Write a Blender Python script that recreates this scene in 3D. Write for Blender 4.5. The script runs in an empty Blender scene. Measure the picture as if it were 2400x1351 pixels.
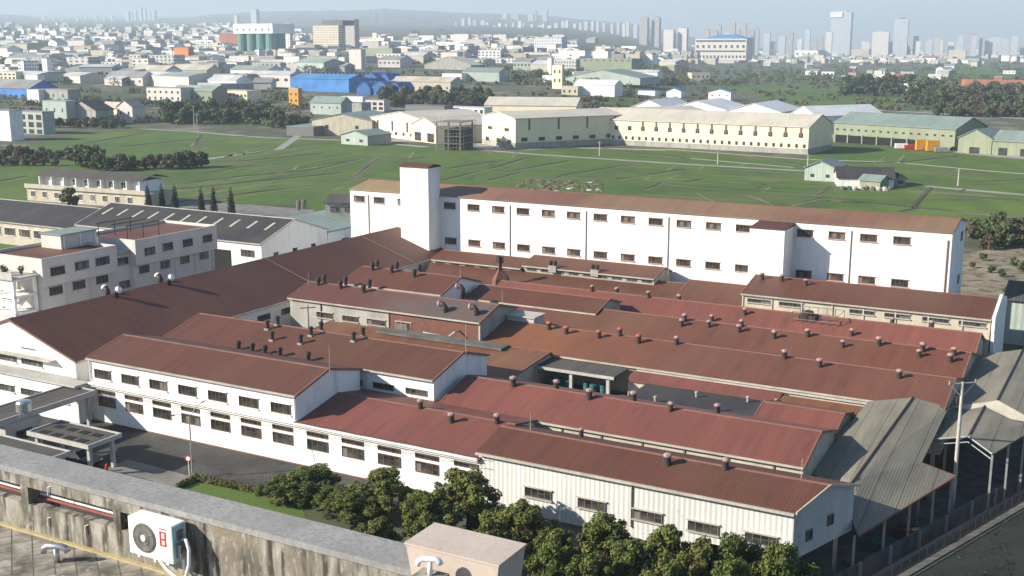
import bpy, bmesh, math, random
from mathutils import Vector, Matrix
random.seed(7)
R = math.radians
# ------------------------------------------------------------------ camera
F_PX, PITCH, H = 2710.0, R(11.83), 38.0          # focal length in px of a 2400 px wide picture
YA = R(-28.95)                                   # heading of the factory grid
sc = bpy.context.scene
col = sc.collection
cam_d = bpy.data.cameras.new('camera'); cam = bpy.data.objects.new('camera', cam_d); col.objects.link(cam)
cam_d.sensor_fit = 'HORIZONTAL'; cam_d.sensor_width = 36.0; cam_d.lens = 36.0 * F_PX / 2400.0
cam_d.clip_start = 0.5; cam_d.clip_end = 60000
cam.location = (0, 0, H); cam.rotation_euler = (math.pi / 2 - PITCH, 0, 0)
sc.camera = cam
# ------------------------------------------------------------------ light
HAZE = 0.00017
SUN_EL = R(27)
SUN_AZ = math.atan2(-0.225, -0.974)               # direction towards the sun, in the ground plane
w = bpy.data.worlds.new('World'); sc.world = w; w.use_nodes = True
nt = w.node_tree; bg = nt.nodes['Background']
sky = nt.nodes.new('ShaderNodeTexSky'); sky.sky_type = 'NISHITA'; sky.sun_disc = False
sky.sun_elevation = SUN_EL; sky.sun_rotation = math.pi / 2 - SUN_AZ
sky.air_density = 1.0; sky.dust_density = 0.5; sky.ozone_density = 4.0; sky.altitude = 0
nt.links.new(sky.outputs[0], bg.inputs[0]); bg.inputs[1].default_value = 0.080
sun_d = bpy.data.lights.new('sun', 'SUN'); sun_d.energy = 5.0; sun_d.angle = R(0.55); sun_d.color = (1.0, 0.92, 0.78)
sun = bpy.data.objects.new('sun', sun_d); col.objects.link(sun)
sd = Vector((math.cos(SUN_AZ) * math.cos(SUN_EL), math.sin(SUN_AZ) * math.cos(SUN_EL), math.sin(SUN_EL)))
sun.rotation_euler = sd.to_track_quat('Z', 'Y').to_euler(); sun.location = (-50, 0, 120)
sc.view_settings.view_transform = 'Standard'; sc.view_settings.look = 'None'
sc.view_settings.exposure = 1.0; sc.view_settings.gamma = 1.0
sc.cycles.max_bounces = 5; sc.cycles.volume_bounces = 0; sc.cycles.diffuse_bounces = 3
# ------------------------------------------------------------------ geometry of the place
AX = Vector((math.cos(YA), math.sin(YA), 0)); BX = Vector((-math.sin(YA), math.cos(YA), 0))
def uvw(u, v, z=0.0): return AX * u + BX * v + Vector((0, 0, z))
def ray(px, py):
    x = (px - 1200) / F_PX; y = (675.5 - py) / F_PX
    return Vector((x, math.cos(PITCH) + y * math.sin(PITCH), -math.sin(PITCH) + y * math.cos(PITCH)))
def at(px, py, z=0.0):
    r = ray(px, py); t = (z - H) / r.z; p = r * t; return Vector((p.x, p.y, z))
def uv_of(p): return (p.x * AX.x + p.y * AX.y, p.x * BX.x + p.y * BX.y)
def sstep(a, b, x):
    t = max(0, min(1, (x - a) / (b - a))); return t * t * (3 - 2 * t)
def terrain(x, y):
    d = math.hypot(x, y)
    if y < 1: return 0.0
    a = x / y
    s = 0.025 * (1 - sstep(0.03, 0.2, a))
    e = d - 480
    return s * e if e > 120 else (s * (e * e / 240 + 30 * sstep(-120, 120, e) * 2 * 0.5) if e > 0 else 0) if e > 0 else 0.0
def terrain(x, y):
    d = math.hypot(x, y)
    if y < 1: return 0.0
    s = 0.0257 * (1 - sstep(0.03, 0.2, x / y))
    e = d - 580
    if e <= 0: return 0.0
    return s * (e * e / 240 if e < 120 else e - 60)
def ground_at(px, py):
    r = ray(px, py); t = 50.0
    for i in range(900):
        p = r * t
        if H + p.z <= terrain(p.x, p.y): break
        t *= 1.006
    lo, hi = t / 1.006, t
    for i in range(20):
        m = (lo + hi) / 2; p = r * m
        if H + p.z <= terrain(p.x, p.y): hi = m
        else: lo = m
    p = r * hi
    return Vector((p.x, p.y, terrain(p.x, p.y)))
def px_per_m(p): return F_PX / (p.y * math.cos(PITCH) + (H - p.z) * math.sin(PITCH))
def along(p, d, px):   # distance t so that p + t*d shows at picture column px
    k = (px - 1200) / F_PX; c, s = math.cos(PITCH), math.sin(PITCH)
    fw = p.y * c + (H - p.z) * s
    return (k * fw - p.x) / (d.x - k * d.y * c)
# ------------------------------------------------------------------ materials
def node(nt, t, **kw):
    n = nt.nodes.new(t)
    for k, v in kw.items():
        if k in n.inputs: n.inputs[k].default_value = v
        else: setattr(n, k, v)
    return n
MATS = {}
def newmat(name, rough=0.8, metal=0.0, spec=0.3):
    m = bpy.data.materials.new(name); m.use_nodes = True
    b = m.node_tree.nodes['Principled BSDF']
    b.inputs['Roughness'].default_value = rough; b.inputs['Metallic'].default_value = metal
    b.inputs['Specular IOR Level'].default_value = spec
    MATS[name] = m
    return m, m.node_tree, b
def rgba(c): return (c[0], c[1], c[2], 1)
def mix(nt, fac, a, b, mode='MIX'):
    n = nt.nodes.new('ShaderNodeMix'); n.data_type = 'RGBA'; n.blend_type = mode
    for s, v in ((n.inputs[0], fac), (n.inputs[6], a), (n.inputs[7], b)):
        if hasattr(v, 'is_linked') or isinstance(v, bpy.types.NodeSocket): nt.links.new(v, s)
        elif isinstance(v, (int, float)): s.default_value = v
        else: s.default_value = rgba(v)
    return n.outputs[2]
def ramp(nt, src, a, b):
    n = nt.nodes.new('ShaderNodeMapRange'); n.inputs[1].default_value = a; n.inputs[2].default_value = b
    nt.links.new(src, n.inputs[0]); return n.outputs[0]
def noise(nt, vec, scale, detail=4, stretch=None):
    if stretch:
        mp = nt.nodes.new('ShaderNodeMapping'); mp.inputs['Scale'].default_value = stretch
        nt.links.new(vec, mp.inputs[0]); vec = mp.outputs[0]
    n = nt.nodes.new('ShaderNodeTexNoise'); n.inputs['Scale'].default_value = scale; n.inputs['Detail'].default_value = detail
    nt.links.new(vec, n.inputs['Vector']); return n.outputs[0]
def coords(nt, which='Object'):
    return nt.nodes.new('ShaderNodeTexCoord').outputs[which]
def bump(nt, b, src, strength=0.3, dist=0.05):
    n = nt.nodes.new('ShaderNodeBump'); n.inputs['Strength'].default_value = strength; n.inputs['Distance'].default_value = dist
    nt.links.new(src, n.inputs['Height']); nt.links.new(n.outputs[0], b.inputs['Normal'])
def plain(name, c, c2=None, scale=1.2, rough=0.8, stretch=None, lo=0.35, hi=0.7, metal=0.0, bmp=0.0, spec=0.3, fine=0.12):
    m, nt, b = newmat(name, rough, metal, spec)
    v = coords(nt); c2 = c2 or tuple(x * 0.75 for x in c)
    f = ramp(nt, noise(nt, v, scale, 6, stretch), lo, hi)
    o = mix(nt, f, c, c2)
    g = ramp(nt, noise(nt, v, scale * 9, 3), 0.3, 0.7)
    o = mix(nt, g, o, mix(nt, 1.0, o, (1 - fine * 2,) * 3, 'MULTIPLY'))
    nt.links.new(o, b.inputs['Base Color'])
    if bmp: bump(nt, b, noise(nt, v, scale * 6, 5), bmp)
    return m
def corrugated(name, c, c2, period=0.3, axis=0, rough=0.55, stain=None, st_scale=0.18, amt=1.0, lo=0.45, hi=0.75, dep=0.02, panel=0.0, xfade=None):
    """ribbed metal sheet; ribs run across `axis`"""
    m, nt, b = newmat(name, rough, 0, 0.35)
    v = coords(nt)
    sep = nt.nodes.new('ShaderNodeSeparateXYZ'); nt.links.new(v, sep.inputs[0])
    mu = nt.nodes.new('ShaderNodeMath'); mu.operation = 'MULTIPLY'; mu.inputs[1].default_value = 2 * math.pi / period
    nt.links.new(sep.outputs[axis], mu.inputs[0])
    si = nt.nodes.new('ShaderNodeMath'); si.operation = 'SINE'; nt.links.new(mu.outputs[0], si.inputs[0])
    st = [0.12, 0.12, 0.12]; st[axis] = 1.6
    streak = ramp(nt, noise(nt, v, 1.0, 5, tuple(st)), 0.35, 0.7)
    o = mix(nt, streak, c, c2)
    big = ramp(nt, noise(nt, v, 0.09, 3), 0.3, 0.7)
    o = mix(nt, big, o, mix(nt, 1.0, o, (0.82, 0.84, 0.86), 'MULTIPLY'))
    if stain:
        f = ramp(nt, noise(nt, v, st_scale, 6), lo, hi)
        fm = nt.nodes.new('ShaderNodeMath'); fm.operation = 'MULTIPLY'; fm.inputs[1].default_value = amt
        nt.links.new(f, fm.inputs[0]); o = mix(nt, fm.outputs[0], o, stain)
    if xfade:
        nn = nt.nodes.new('ShaderNodeMath'); nn.operation = 'MULTIPLY_ADD'; nn.inputs[1].default_value = 14; nt.links.new(noise(nt, v, 0.3, 5), nn.inputs[0]); nt.links.new(sep.outputs[0], nn.inputs[2])
        o = mix(nt, ramp(nt, nn.outputs[0], xfade[0] + 7, xfade[1] + 7), xfade[2], o)
    cbn = nt.nodes.new('ShaderNodeCombineXYZ')
    for ax, stp in ((axis, 1.0), (1 - axis, 5.3)):
        dv = nt.nodes.new('ShaderNodeMath'); dv.operation = 'DIVIDE'; dv.inputs[1].default_value = stp; nt.links.new(sep.outputs[ax], dv.inputs[0])
        fl = nt.nodes.new('ShaderNodeMath'); fl.operation = 'FLOOR'; nt.links.new(dv.outputs[0], fl.inputs[0]); nt.links.new(fl.outputs[0], cbn.inputs[ax])
    wn = nt.nodes.new('ShaderNodeTexWhiteNoise'); wn.noise_dimensions = '2D'; nt.links.new(cbn.outputs[0], wn.inputs[0])
    o = mix(nt, wn.outputs[0], o, mix(nt, 1.0, o, (0.90, 0.91, 0.92), 'MULTIPLY'))
    rust = ramp(nt, noise(nt, v, 0.8, 6, (1.0, 0.22, 1) if axis == 0 else (0.22, 1.0, 1)), 0.60, 0.74)
    o = mix(nt, rust, o, mix(nt, 1.0, o, (0.84, 0.80, 0.78), 'MULTIPLY'))
    fine = ramp(nt, noise(nt, v, 7.0, 3), 0.25, 0.75)
    o = mix(nt, fine, o, mix(nt, 1.0, o, (0.8, 0.8, 0.82), 'MULTIPLY'))
    if panel:
        md = nt.nodes.new('ShaderNodeMath'); md.operation = 'FRACT'
        dv = nt.nodes.new('ShaderNodeMath'); dv.operation = 'DIVIDE'; dv.inputs[1].default_value = panel
        nt.links.new(sep.outputs[axis], dv.inputs[0]); nt.links.new(dv.outputs[0], md.inputs[0])
        lt = nt.nodes.new('ShaderNodeMath'); lt.operation = 'LESS_THAN'; lt.inputs[1].default_value = 0.045
        nt.links.new(md.outputs[0], lt.inputs[0])
        o = mix(nt, lt.outputs[0], o, mix(nt, 1.0, o, (0.55,) * 3, 'MULTIPLY'))
    nt.links.new(o, b.inputs['Base Color'])
    bump(nt, b, si.outputs[0], 0.9, dep)
    return m
def windowed(name, c, glass=(0.05, 0.06, 0.07), w=3.0, h=3.2, mortar=0.8):
    """far facade whose tiny windows are surface pattern"""
    m, nt, b = newmat(name, 0.7)
    v = coords(nt); sep = nt.nodes.new('ShaderNodeSeparateXYZ'); nt.links.new(v, sep.inputs[0])
    ad = nt.nodes.new('ShaderNodeMath'); ad.operation = 'ADD'; nt.links.new(sep.outputs[0], ad.inputs[0]); nt.links.new(sep.outputs[1], ad.inputs[1])
    cb = nt.nodes.new('ShaderNodeCombineXYZ'); nt.links.new(ad.outputs[0], cb.inputs[0]); nt.links.new(sep.outputs[2], cb.inputs[1])
    br = nt.nodes.new('ShaderNodeTexBrick'); br.offset = 0.0; br.inputs['Scale'].default_value = 1.0
    br.inputs['Mortar Size'].default_value = mortar; br.inputs['Mortar Smooth'].default_value = 0.0
    br.inputs['Brick Width'].default_value = w; br.inputs['Row Height'].default_value = h
    br.inputs['Color1'].default_value = rgba(glass); br.inputs['Color2'].default_value = rgba(tuple(x * 2.2 for x in glass))
    br.inputs['Mortar'].default_value = rgba(c)
    nt.links.new(cb.outputs[0], br.inputs[0])
    f = ramp(nt, noise(nt, v, 0.15, 4), 0.3, 0.75)
    geo = nt.nodes.new('ShaderNodeNewGeometry'); s2 = nt.nodes.new('ShaderNodeSeparateXYZ'); nt.links.new(geo.outputs['Normal'], s2.inputs[0])
    gt = nt.nodes.new('ShaderNodeMath'); gt.operation = 'GREATER_THAN'; gt.inputs[1].default_value = 0.5; nt.links.new(s2.outputs[2], gt.inputs[0])
    o = mix(nt, gt.outputs[0], br.outputs[0], tuple(x * 0.8 for x in c))
    o = mix(nt, f, o, mix(nt, 1.0, o, (0.8, 0.8, 0.8), 'MULTIPLY'))
    nt.links.new(o, b.inputs['Base Color'])
    return m
def foliage(name, dark, light, warm=None):
    m, nt, b = newmat(name, 0.65, 0, 0.25)
    oi = nt.nodes.new('ShaderNodeObjectInfo').outputs['Random']
    v = coords(nt)
    n1 = ramp(nt, noise(nt, v, 1.1, 3), 0.35, 0.65)
    o = mix(nt, n1, dark, light)
    if warm: o = mix(nt, ramp(nt, noise(nt, v, 0.6, 3), 0.5, 0.75), o, warm)
    o = mix(nt, oi, o, mix(nt, 1.0, o, (0.75, 0.85, 0.8), 'MULTIPLY'))
    nt.links.new(o, b.inputs['Base Color'])
    b.inputs['Transmission Weight'].default_value = 0.0
    try: b.inputs['Subsurface Weight'].default_value = 0.0
    except Exception: pass
    return m
M = MATS
plain('white_wall', (0.80, 0.79, 0.76), (0.56, 0.54, 0.50), 1.1, 0.75, (1, 1, 0.14), 0.52, 0.80, bmp=0.05, fine=0.04)
plain('white_brick', (0.82, 0.81, 0.79), (0.64, 0.62, 0.59), 0.9, 0.8, (1, 1, 0.15), 0.52, 0.85, bmp=0.1, fine=0.05)
plain('office_wall', (0.60, 0.56, 0.52), (0.50, 0.45, 0.41), 0.4, 0.8, (1, 1, 0.25), 0.4, 0.8, fine=0.05)
plain('grey_wall', (0.42, 0.41, 0.37), (0.27, 0.26, 0.23), 0.5, 0.85, (1, 1, 0.4), 0.35, 0.7)
plain('beige_wall', (0.55, 0.50, 0.39), (0.40, 0.36, 0.28), 0.6, 0.85, (1, 1, 0.35), 0.35, 0.75)
plain('cream_wall', (0.80, 0.70, 0.50), (0.70, 0.60, 0.43), 0.15, 0.8, (1, 1, 0.3), 0.45, 0.8, fine=0.05)
plain('brick_red', (0.20, 0.085, 0.060), (0.15, 0.07, 0.055), 0.8, 0.85, fine=0.15)
plain('pink_trim', (0.58, 0.40, 0.34), (0.48, 0.32, 0.27), 1.0)
plain('concrete', (0.36, 0.35, 0.33), (0.26, 0.25, 0.23), 0.6, 0.85, bmp=0.15)
plain('pale_concrete', (0.50, 0.48, 0.44), (0.40, 0.38, 0.35), 0.6, 0.85, bmp=0.1)
plain('dark_concrete', (0.16, 0.15, 0.13), (0.09, 0.085, 0.08), 0.7, 0.9, bmp=0.2)
plain('beige_box', (0.50, 0.42, 0.36), (0.44, 0.37, 0.32), 1.5, 0.85, bmp=0.1, fine=0.04)
plain('asphalt', (0.095, 0.088, 0.080), (0.048, 0.046, 0.045), 0.22, 0.85, None, 0.35, 0.65, bmp=0.1, fine=0.16)
plain('paving', (0.24, 0.22, 0.20), (0.15, 0.14, 0.13), 0.5, 0.85)
plain('farm_road', (0.34, 0.32, 0.29), (0.25, 0.24, 0.22), 0.2, 0.85)
plain('pale_path', (0.50, 0.46, 0.38), (0.38, 0.35, 0.28), 0.2, 0.85)
plain('bund_earth', (0.055, 0.062, 0.034), (0.20, 0.155, 0.11), 0.03, 0.95, None, 0.45, 0.7)
plain('bund_pale', (0.22, 0.20, 0.12), (0.12, 0.13, 0.06), 0.08, 0.95)
plain('rubble_mat', (0.16, 0.13, 0.09), (0.08, 0.07, 0.045), 1.2, 0.95)
plain('tyre_dark', (0.02, 0.02, 0.022), None, 3, 0.5)
plain('car_black', (0.015, 0.016, 0.02), None, 1, 0.25, spec=0.6)
plain('galv', (0.45, 0.46, 0.47), (0.33, 0.34, 0.35), 2.0, 0.45, metal=0.5)
plain('steel_tank', (0.62, 0.64, 0.66), (0.5, 0.5, 0.52), 2.0, 0.3, metal=0.8)
plain('dark_metal', (0.035, 0.03, 0.028), (0.07, 0.04, 0.03), 2.0, 0.6)
plain('vent_pale', (0.50, 0.36, 0.34), (0.22, 0.11, 0.10), 3.0, 0.5)
plain('vent_red', (0.50, 0.13, 0.09), (0.36, 0.1, 0.07), 3.0, 0.5)
plain('white_paint', (0.80, 0.80, 0.79), (0.72, 0.72, 0.70), 2.0, 0.4, spec=0.5, fine=0.02)
plain('teal_paint', (0.42, 0.58, 0.58), (0.36, 0.5, 0.5), 2.0, 0.5)
plain('red_paint', (0.55, 0.05, 0.035), (0.45, 0.05, 0.035), 2.0, 0.5)
plain('yellow_line', (0.50, 0.40, 0.20), (0.33, 0.28, 0.18), 5.0, 0.8)
plain('rust_pipe', (0.30, 0.08, 0.05), None, 3.0, 0.7)
plain('fan_grey', (0.12, 0.12, 0.11), (0.18, 0.17, 0.15), 6.0, 0.5)
plain('gutter', (0.50, 0.47, 0.40), (0.36, 0.33, 0.28), 0.8, 0.7)
plain('ridge_red', (0.24, 0.12, 0.085), (0.19, 0.09, 0.065), 0.8, 0.6)
plain('glass_dark', (0.018, 0.020, 0.020), (0.050, 0.050, 0.045), 0.9, 0.15, None, 0.45, 0.6, spec=0.6, fine=0.0)
plain('glass_mid', (0.040, 0.038, 0.035), (0.095, 0.080, 0.065), 0.9, 0.2, None, 0.45, 0.6, spec=0.6, fine=0.0)
plain('curtain', (0.20, 0.175, 0.15), (0.12, 0.105, 0.09), 2.0, 0.6)
plain('frame_brown', (0.17, 0.105, 0.075), (0.12, 0.08, 0.06), 2.0, 0.6)
plain('frame_grey', (0.20, 0.20, 0.19), (0.14, 0.14, 0.13), 2.0, 0.6)
plain('verge_mat', (0.016, 0.022, 0.015), (0.032, 0.034, 0.028), 0.25, 0.95)  # dark soil and asphalt, deepened to stand in for shade
plain('interior_dark', (0.020, 0.020, 0.020), (0.012, 0.012, 0.012), 1.0, 0.9)
plain('bark', (0.10, 0.075, 0.05), (0.06, 0.045, 0.03), 3.0, 0.95)
plain('orange_paint', (0.62, 0.22, 0.06), (0.5, 0.17, 0.05), 0.3, 0.7)
plain('blue_sheet', (0.06, 0.25, 0.62), (0.04, 0.15, 0.42), 0.15, 0.6)
plain('blue_deep', (0.03, 0.13, 0.38), (0.03, 0.10, 0.30), 0.15, 0.6)
plain('silo_green', (0.12, 0.25, 0.23), (0.10, 0.21, 0.19), 0.15, 0.6)
plain('orange_crane', (0.65, 0.33, 0.04), (0.5, 0.25, 0.04), 0.5, 0.6)
plain('scaffold_grey', (0.24, 0.23, 0.21), (0.15, 0.145, 0.13), 0.5, 0.9)
plain('red_brick_far', (0.38, 0.15, 0.10), (0.30, 0.12, 0.09), 0.3, 0.85)
plain('bin_teal', (0.03, 0.16, 0.18), (0.03, 0.1, 0.12), 1.0, 0.5)
BROWN, BROWN2 = (0.142, 0.052, 0.030), (0.115, 0.045, 0.027)
RED, RED2 = (0.235, 0.080, 0.056), (0.195, 0.070, 0.050)
corrugated('roof_brown', BROWN, BROWN2, 0.28, 0, 0.6, (0.15, 0.075, 0.045), 0.10, 0.4, dep=0.004)
corrugated('roof_brown_y', (0.155, 0.060, 0.050), (0.125, 0.05, 0.042), 0.28, 1, 0.6, dep=0.006)
corrugated('roof_red', RED, RED2, 0.26, 0, 0.6, dep=0.006)
corrugated('roof_orange', (0.22, 0.088, 0.042), (0.17, 0.068, 0.036), 0.28, 0, 0.6, (0.26, 0.14, 0.07), 0.12, 0.7, dep=0.006)
corrugated('roof_mid', (0.182, 0.064, 0.038), (0.150, 0.055, 0.034), 0.26, 0, 0.6, (0.17, 0.09, 0.05), 0.07, 0.8, dep=0.008)
corrugated('roof_r3', (0.190, 0.068, 0.042), (0.155, 0.058, 0.037), 0.26, 0, 0.6, (0.17, 0.09, 0.05), 0.07, 0.6, dep=0.008, xfade=(4, 24, (0.23, 0.092, 0.042)))
corrugated('roof_tan', (0.25, 0.115, 0.075), (0.20, 0.095, 0.062), 0.3, 0, 0.6, (0.27, 0.19, 0.10), 0.035, 0.5, 0.5, 0.62, dep=0.005, xfade=(2, 30, (0.31, 0.22, 0.115)))
corrugated('roof_faded', (0.17, 0.115, 0.095), (0.13, 0.095, 0.08), 0.28, 0, 0.6, dep=0.005, xfade=(9, 20, (0.125, 0.050, 0.034)))
corrugated('roof_grey', (0.285, 0.255, 0.19), (0.225, 0.205, 0.155), 0.22, 0, 0.8, (0.16, 0.145, 0.12), 0.25, 0.6, dep=0.004, panel=1.9)
corrugated('roof_slate', (0.055, 0.052, 0.053), (0.038, 0.036, 0.038), 0.3, 0, 0.8, (0.085, 0.072, 0.062), 0.15, 0.6, dep=0.006)
corrugated('roof_flatgrey', (0.115, 0.102, 0.085), (0.08, 0.072, 0.062), 0.4, 0, 0.85)
corrugated('roof_cream', (0.66, 0.60, 0.48), (0.58, 0.52, 0.42), 0.8, 0, 0.6, dep=0.01)
corrugated('roof_green', (0.26, 0.32, 0.28), (0.22, 0.27, 0.24), 0.8, 0, 0.6)
corrugated('roof_white', (0.78, 0.78, 0.77), (0.7, 0.7, 0.7), 0.8, 0, 0.5)
corrugated('wall_green', (0.31, 0.34, 0.22), (0.27, 0.30, 0.20), 0.8, 0, 0.6)
corrugated('wall_mint', (0.46, 0.51, 0.45), (0.40, 0.45, 0.40), 0.8, 0, 0.6)
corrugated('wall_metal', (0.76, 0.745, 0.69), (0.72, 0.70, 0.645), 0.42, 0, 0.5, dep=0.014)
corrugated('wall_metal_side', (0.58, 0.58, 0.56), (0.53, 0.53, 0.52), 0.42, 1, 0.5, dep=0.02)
for n, c in dict(w1=(0.74, 0.73, 0.70), w2=(0.60, 0.58, 0.54), w3=(0.48, 0.47, 0.45), w4=(0.66, 0.58, 0.45), w5=(0.50, 0.34, 0.27), w6=(0.34, 0.38, 0.40)).items():
    windowed('far_' + n, c)
windowed('tower_a', (0.55, 0.58, 0.62), (0.10, 0.12, 0.15), 4.0, 4.0, 1.2)
windowed('tower_b', (0.45, 0.42, 0.41), (0.08, 0.08, 0.09), 3.5, 3.3, 1.0)
windowed('tower_c', (0.72, 0.68, 0.62), (0.10, 0.10, 0.11), 5.0, 3.3, 1.3)
for n, c in dict(g=(0.30, 0.36, 0.33), k=(0.30, 0.295, 0.29), d=(0.16, 0.16, 0.165), wt=(0.56, 0.56, 0.56), b=(0.08, 0.25, 0.52), r=(0.38, 0.14, 0.10), c=(0.55, 0.50, 0.40)).items():
    plain('froof_' + n, c, None, 0.08, 0.7)
foliage('leaf_near', (0.044, 0.064, 0.016), (0.142, 0.156, 0.030), (0.17, 0.125, 0.036))
foliage('leaf_dark', (0.060, 0.082, 0.034), (0.125, 0.140, 0.055), (0.14, 0.115, 0.06))
foliage('leaf_brown', (0.075, 0.060, 0.035), (0.13, 0.105, 0.06), (0.16, 0.11, 0.07))
foliage('leaf_cypress', (0.008, 0.020, 0.012), (0.02, 0.04, 0.022))
def ground_mats():
    m, nt, b = newmat('ground_mat', 0.95)
    v = coords(nt)
    o = mix(nt, ramp(nt, noise(nt, v, 0.012, 5), 0.35, 0.65), (0.060, 0.080, 0.030), (0.13, 0.115, 0.085))
    o = mix(nt, ramp(nt, noise(nt, v, 0.15, 5), 0.4, 0.7), o, (0.045, 0.055, 0.028))
    o = mix(nt, ramp(nt, noise(nt, v, 0.05, 4), 0.55, 0.7), o, (0.20, 0.185, 0.15))
    nt.links.new(o, b.inputs['Base Color'])
    m, nt, b = newmat('paddy_mat', 0.9)
    v = coords(nt)
    o = mix(nt, ramp(nt, noise(nt, v, 0.012, 4), 0.35, 0.65), (0.068, 0.130, 0.012), (0.112, 0.160, 0.018))
    o = mix(nt, ramp(nt, noise(nt, v, 0.10, 6, (1, 0.35, 1)), 0.4, 0.75), o, (0.062, 0.100, 0.018))
    vo = nt.nodes.new('ShaderNodeTexVoronoi'); vo.inputs['Scale'].default_value = 1.0
    mp = nt.nodes.new('ShaderNodeMapping'); mp.inputs['Scale'].default_value = (0.016, 0.05, 1); mp.inputs['Rotation'].default_value = (0, 0, R(-14)); nt.links.new(v, mp.inputs[0]); nt.links.new(mp.outputs[0], vo.inputs['Vector'])
    sv = nt.nodes.new('ShaderNodeSeparateColor'); nt.links.new(vo.outputs['Color'], sv.inputs[0])
    o = mix(nt, sv.outputs[0], o, mix(nt, 1.0, o, (0.72, 0.80, 0.80), 'MULTIPLY'))
    o = mix(nt, ramp(nt, noise(nt, v, 0.5, 4, (0.25, 1.6, 1)), 0.55, 0.72), o, (0.045, 0.075, 0.022))
    o = mix(nt, ramp(nt, noise(nt, v, 1.6, 3), 0.5, 0.8), o, (0.045, 0.075, 0.02))
    nt.links.new(o, b.inputs['Base Color'])
    m, nt, b = newmat('dry_mat', 0.95)
    v = coords(nt)
    o = mix(nt, ramp(nt, noise(nt, v, 0.25, 6), 0.35, 0.65), (0.26, 0.21, 0.15), (0.15, 0.125, 0.085))
    o = mix(nt, ramp(nt, noise(nt, v, 0.5, 5), 0.52, 0.62), o, (0.09, 0.095, 0.045))
    nt.links.new(o, b.inputs['Base Color'])
    m, nt, b = newmat('hill_mat', 0.95)
    v = coords(nt)
    o = mix(nt, ramp(nt, noise(nt, v, 0.004, 6), 0.35, 0.65), (0.055, 0.065, 0.04), (0.16, 0.13, 0.10))
    o = mix(nt, ramp(nt, noise(nt, v, 0.02, 4), 0.6, 0.66), o, (0.4, 0.38, 0.35))
    nt.links.new(o, b.inputs['Base Color'])
    m, nt, b = newmat('lawn_mat', 0.9)
    v = coords(nt)
    o = mix(nt, ramp(nt, noise(nt, v, 3.0, 5), 0.35, 0.65), (0.065, 0.12, 0.020), (0.095, 0.145, 0.028))
    nt.links.new(o, b.inputs['Base Color'])
    # stained parapet
    m, nt, b = newmat('parapet_mat', 0.9)
    v = coords(nt)
    o = mix(nt, ramp(nt, noise(nt, v, 2.0, 8, (1.6, 1, 0.5)), 0.38, 0.62), (0.33, 0.31, 0.265), (0.105, 0.097, 0.078))
    o = mix(nt, ramp(nt, noise(nt, v, 2.6, 7, (2.4, 1, 0.25)), 0.50, 0.62), o, (0.055, 0.047, 0.036))
    o = mix(nt, ramp(nt, noise(nt, v, 1.2, 6), 0.52, 0.66), o, (0.20, 0.17, 0.13))
    o = mix(nt, ramp(nt, noise(nt, v, 9.0, 6, (1.5, 1, 0.5)), 0.54, 0.80), o, (0.40, 0.38, 0.33))
    nt.links.new(o, b.inputs['Base Color']); bump(nt, b, noise(nt, v, 9, 6), 0.5, 0.03)
    m, nt, b = newmat('cap_mat', 0.85)
    v = coords(nt)
    o = mix(nt, ramp(nt, noise(nt, v, 1.3, 6), 0.35, 0.7), (0.30, 0.295, 0.285), (0.235, 0.23, 0.225))
    o = mix(nt, ramp(nt, noise(nt, v, 16, 5), 0.4, 0.75), o, (0.19, 0.185, 0.18))
    nt.links.new(o, b.inputs['Base Color']); bump(nt, b, noise(nt, v, 12, 5), 0.25, 0.02)
    m, nt, b = newmat('tile_mat', 0.9)
    v = coords(nt)
    br = nt.nodes.new('ShaderNodeTexBrick'); br.offset = 0.0
    mp = nt.nodes.new('ShaderNodeMapping'); mp.inputs['Rotation'].default_value = (0, 0, R(38)); nt.links.new(v, mp.inputs[0]); nt.links.new(mp.outputs[0], br.inputs[0])
    br.inputs['Scale'].default_value = 1; br.inputs['Brick Width'].default_value = 0.31; br.inputs['Row Height'].default_value = 0.31; br.inputs['Mortar Size'].default_value = 0.010
    br.inputs['Color1'].default_value = (0.36, 0.33, 0.28, 1); br.inputs['Color2'].default_value = (0.27, 0.25, 0.21, 1); br.inputs['Mortar'].default_value = (0.075, 0.068, 0.058, 1)
    o = mix(nt, ramp(nt, noise(nt, v, 2.2, 8), 0.4, 0.65), br.outputs[0], (0.10, 0.09, 0.075))
    o = mix(nt, ramp(nt, noise(nt, v, 6, 6), 0.6, 0.72), o, (0.42, 0.38, 0.31))
    nt.links.new(o, b.inputs['Base Color']); bump(nt, b, noise(nt, v, 9, 5), 0.4, 0.02)
ground_mats()
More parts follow.
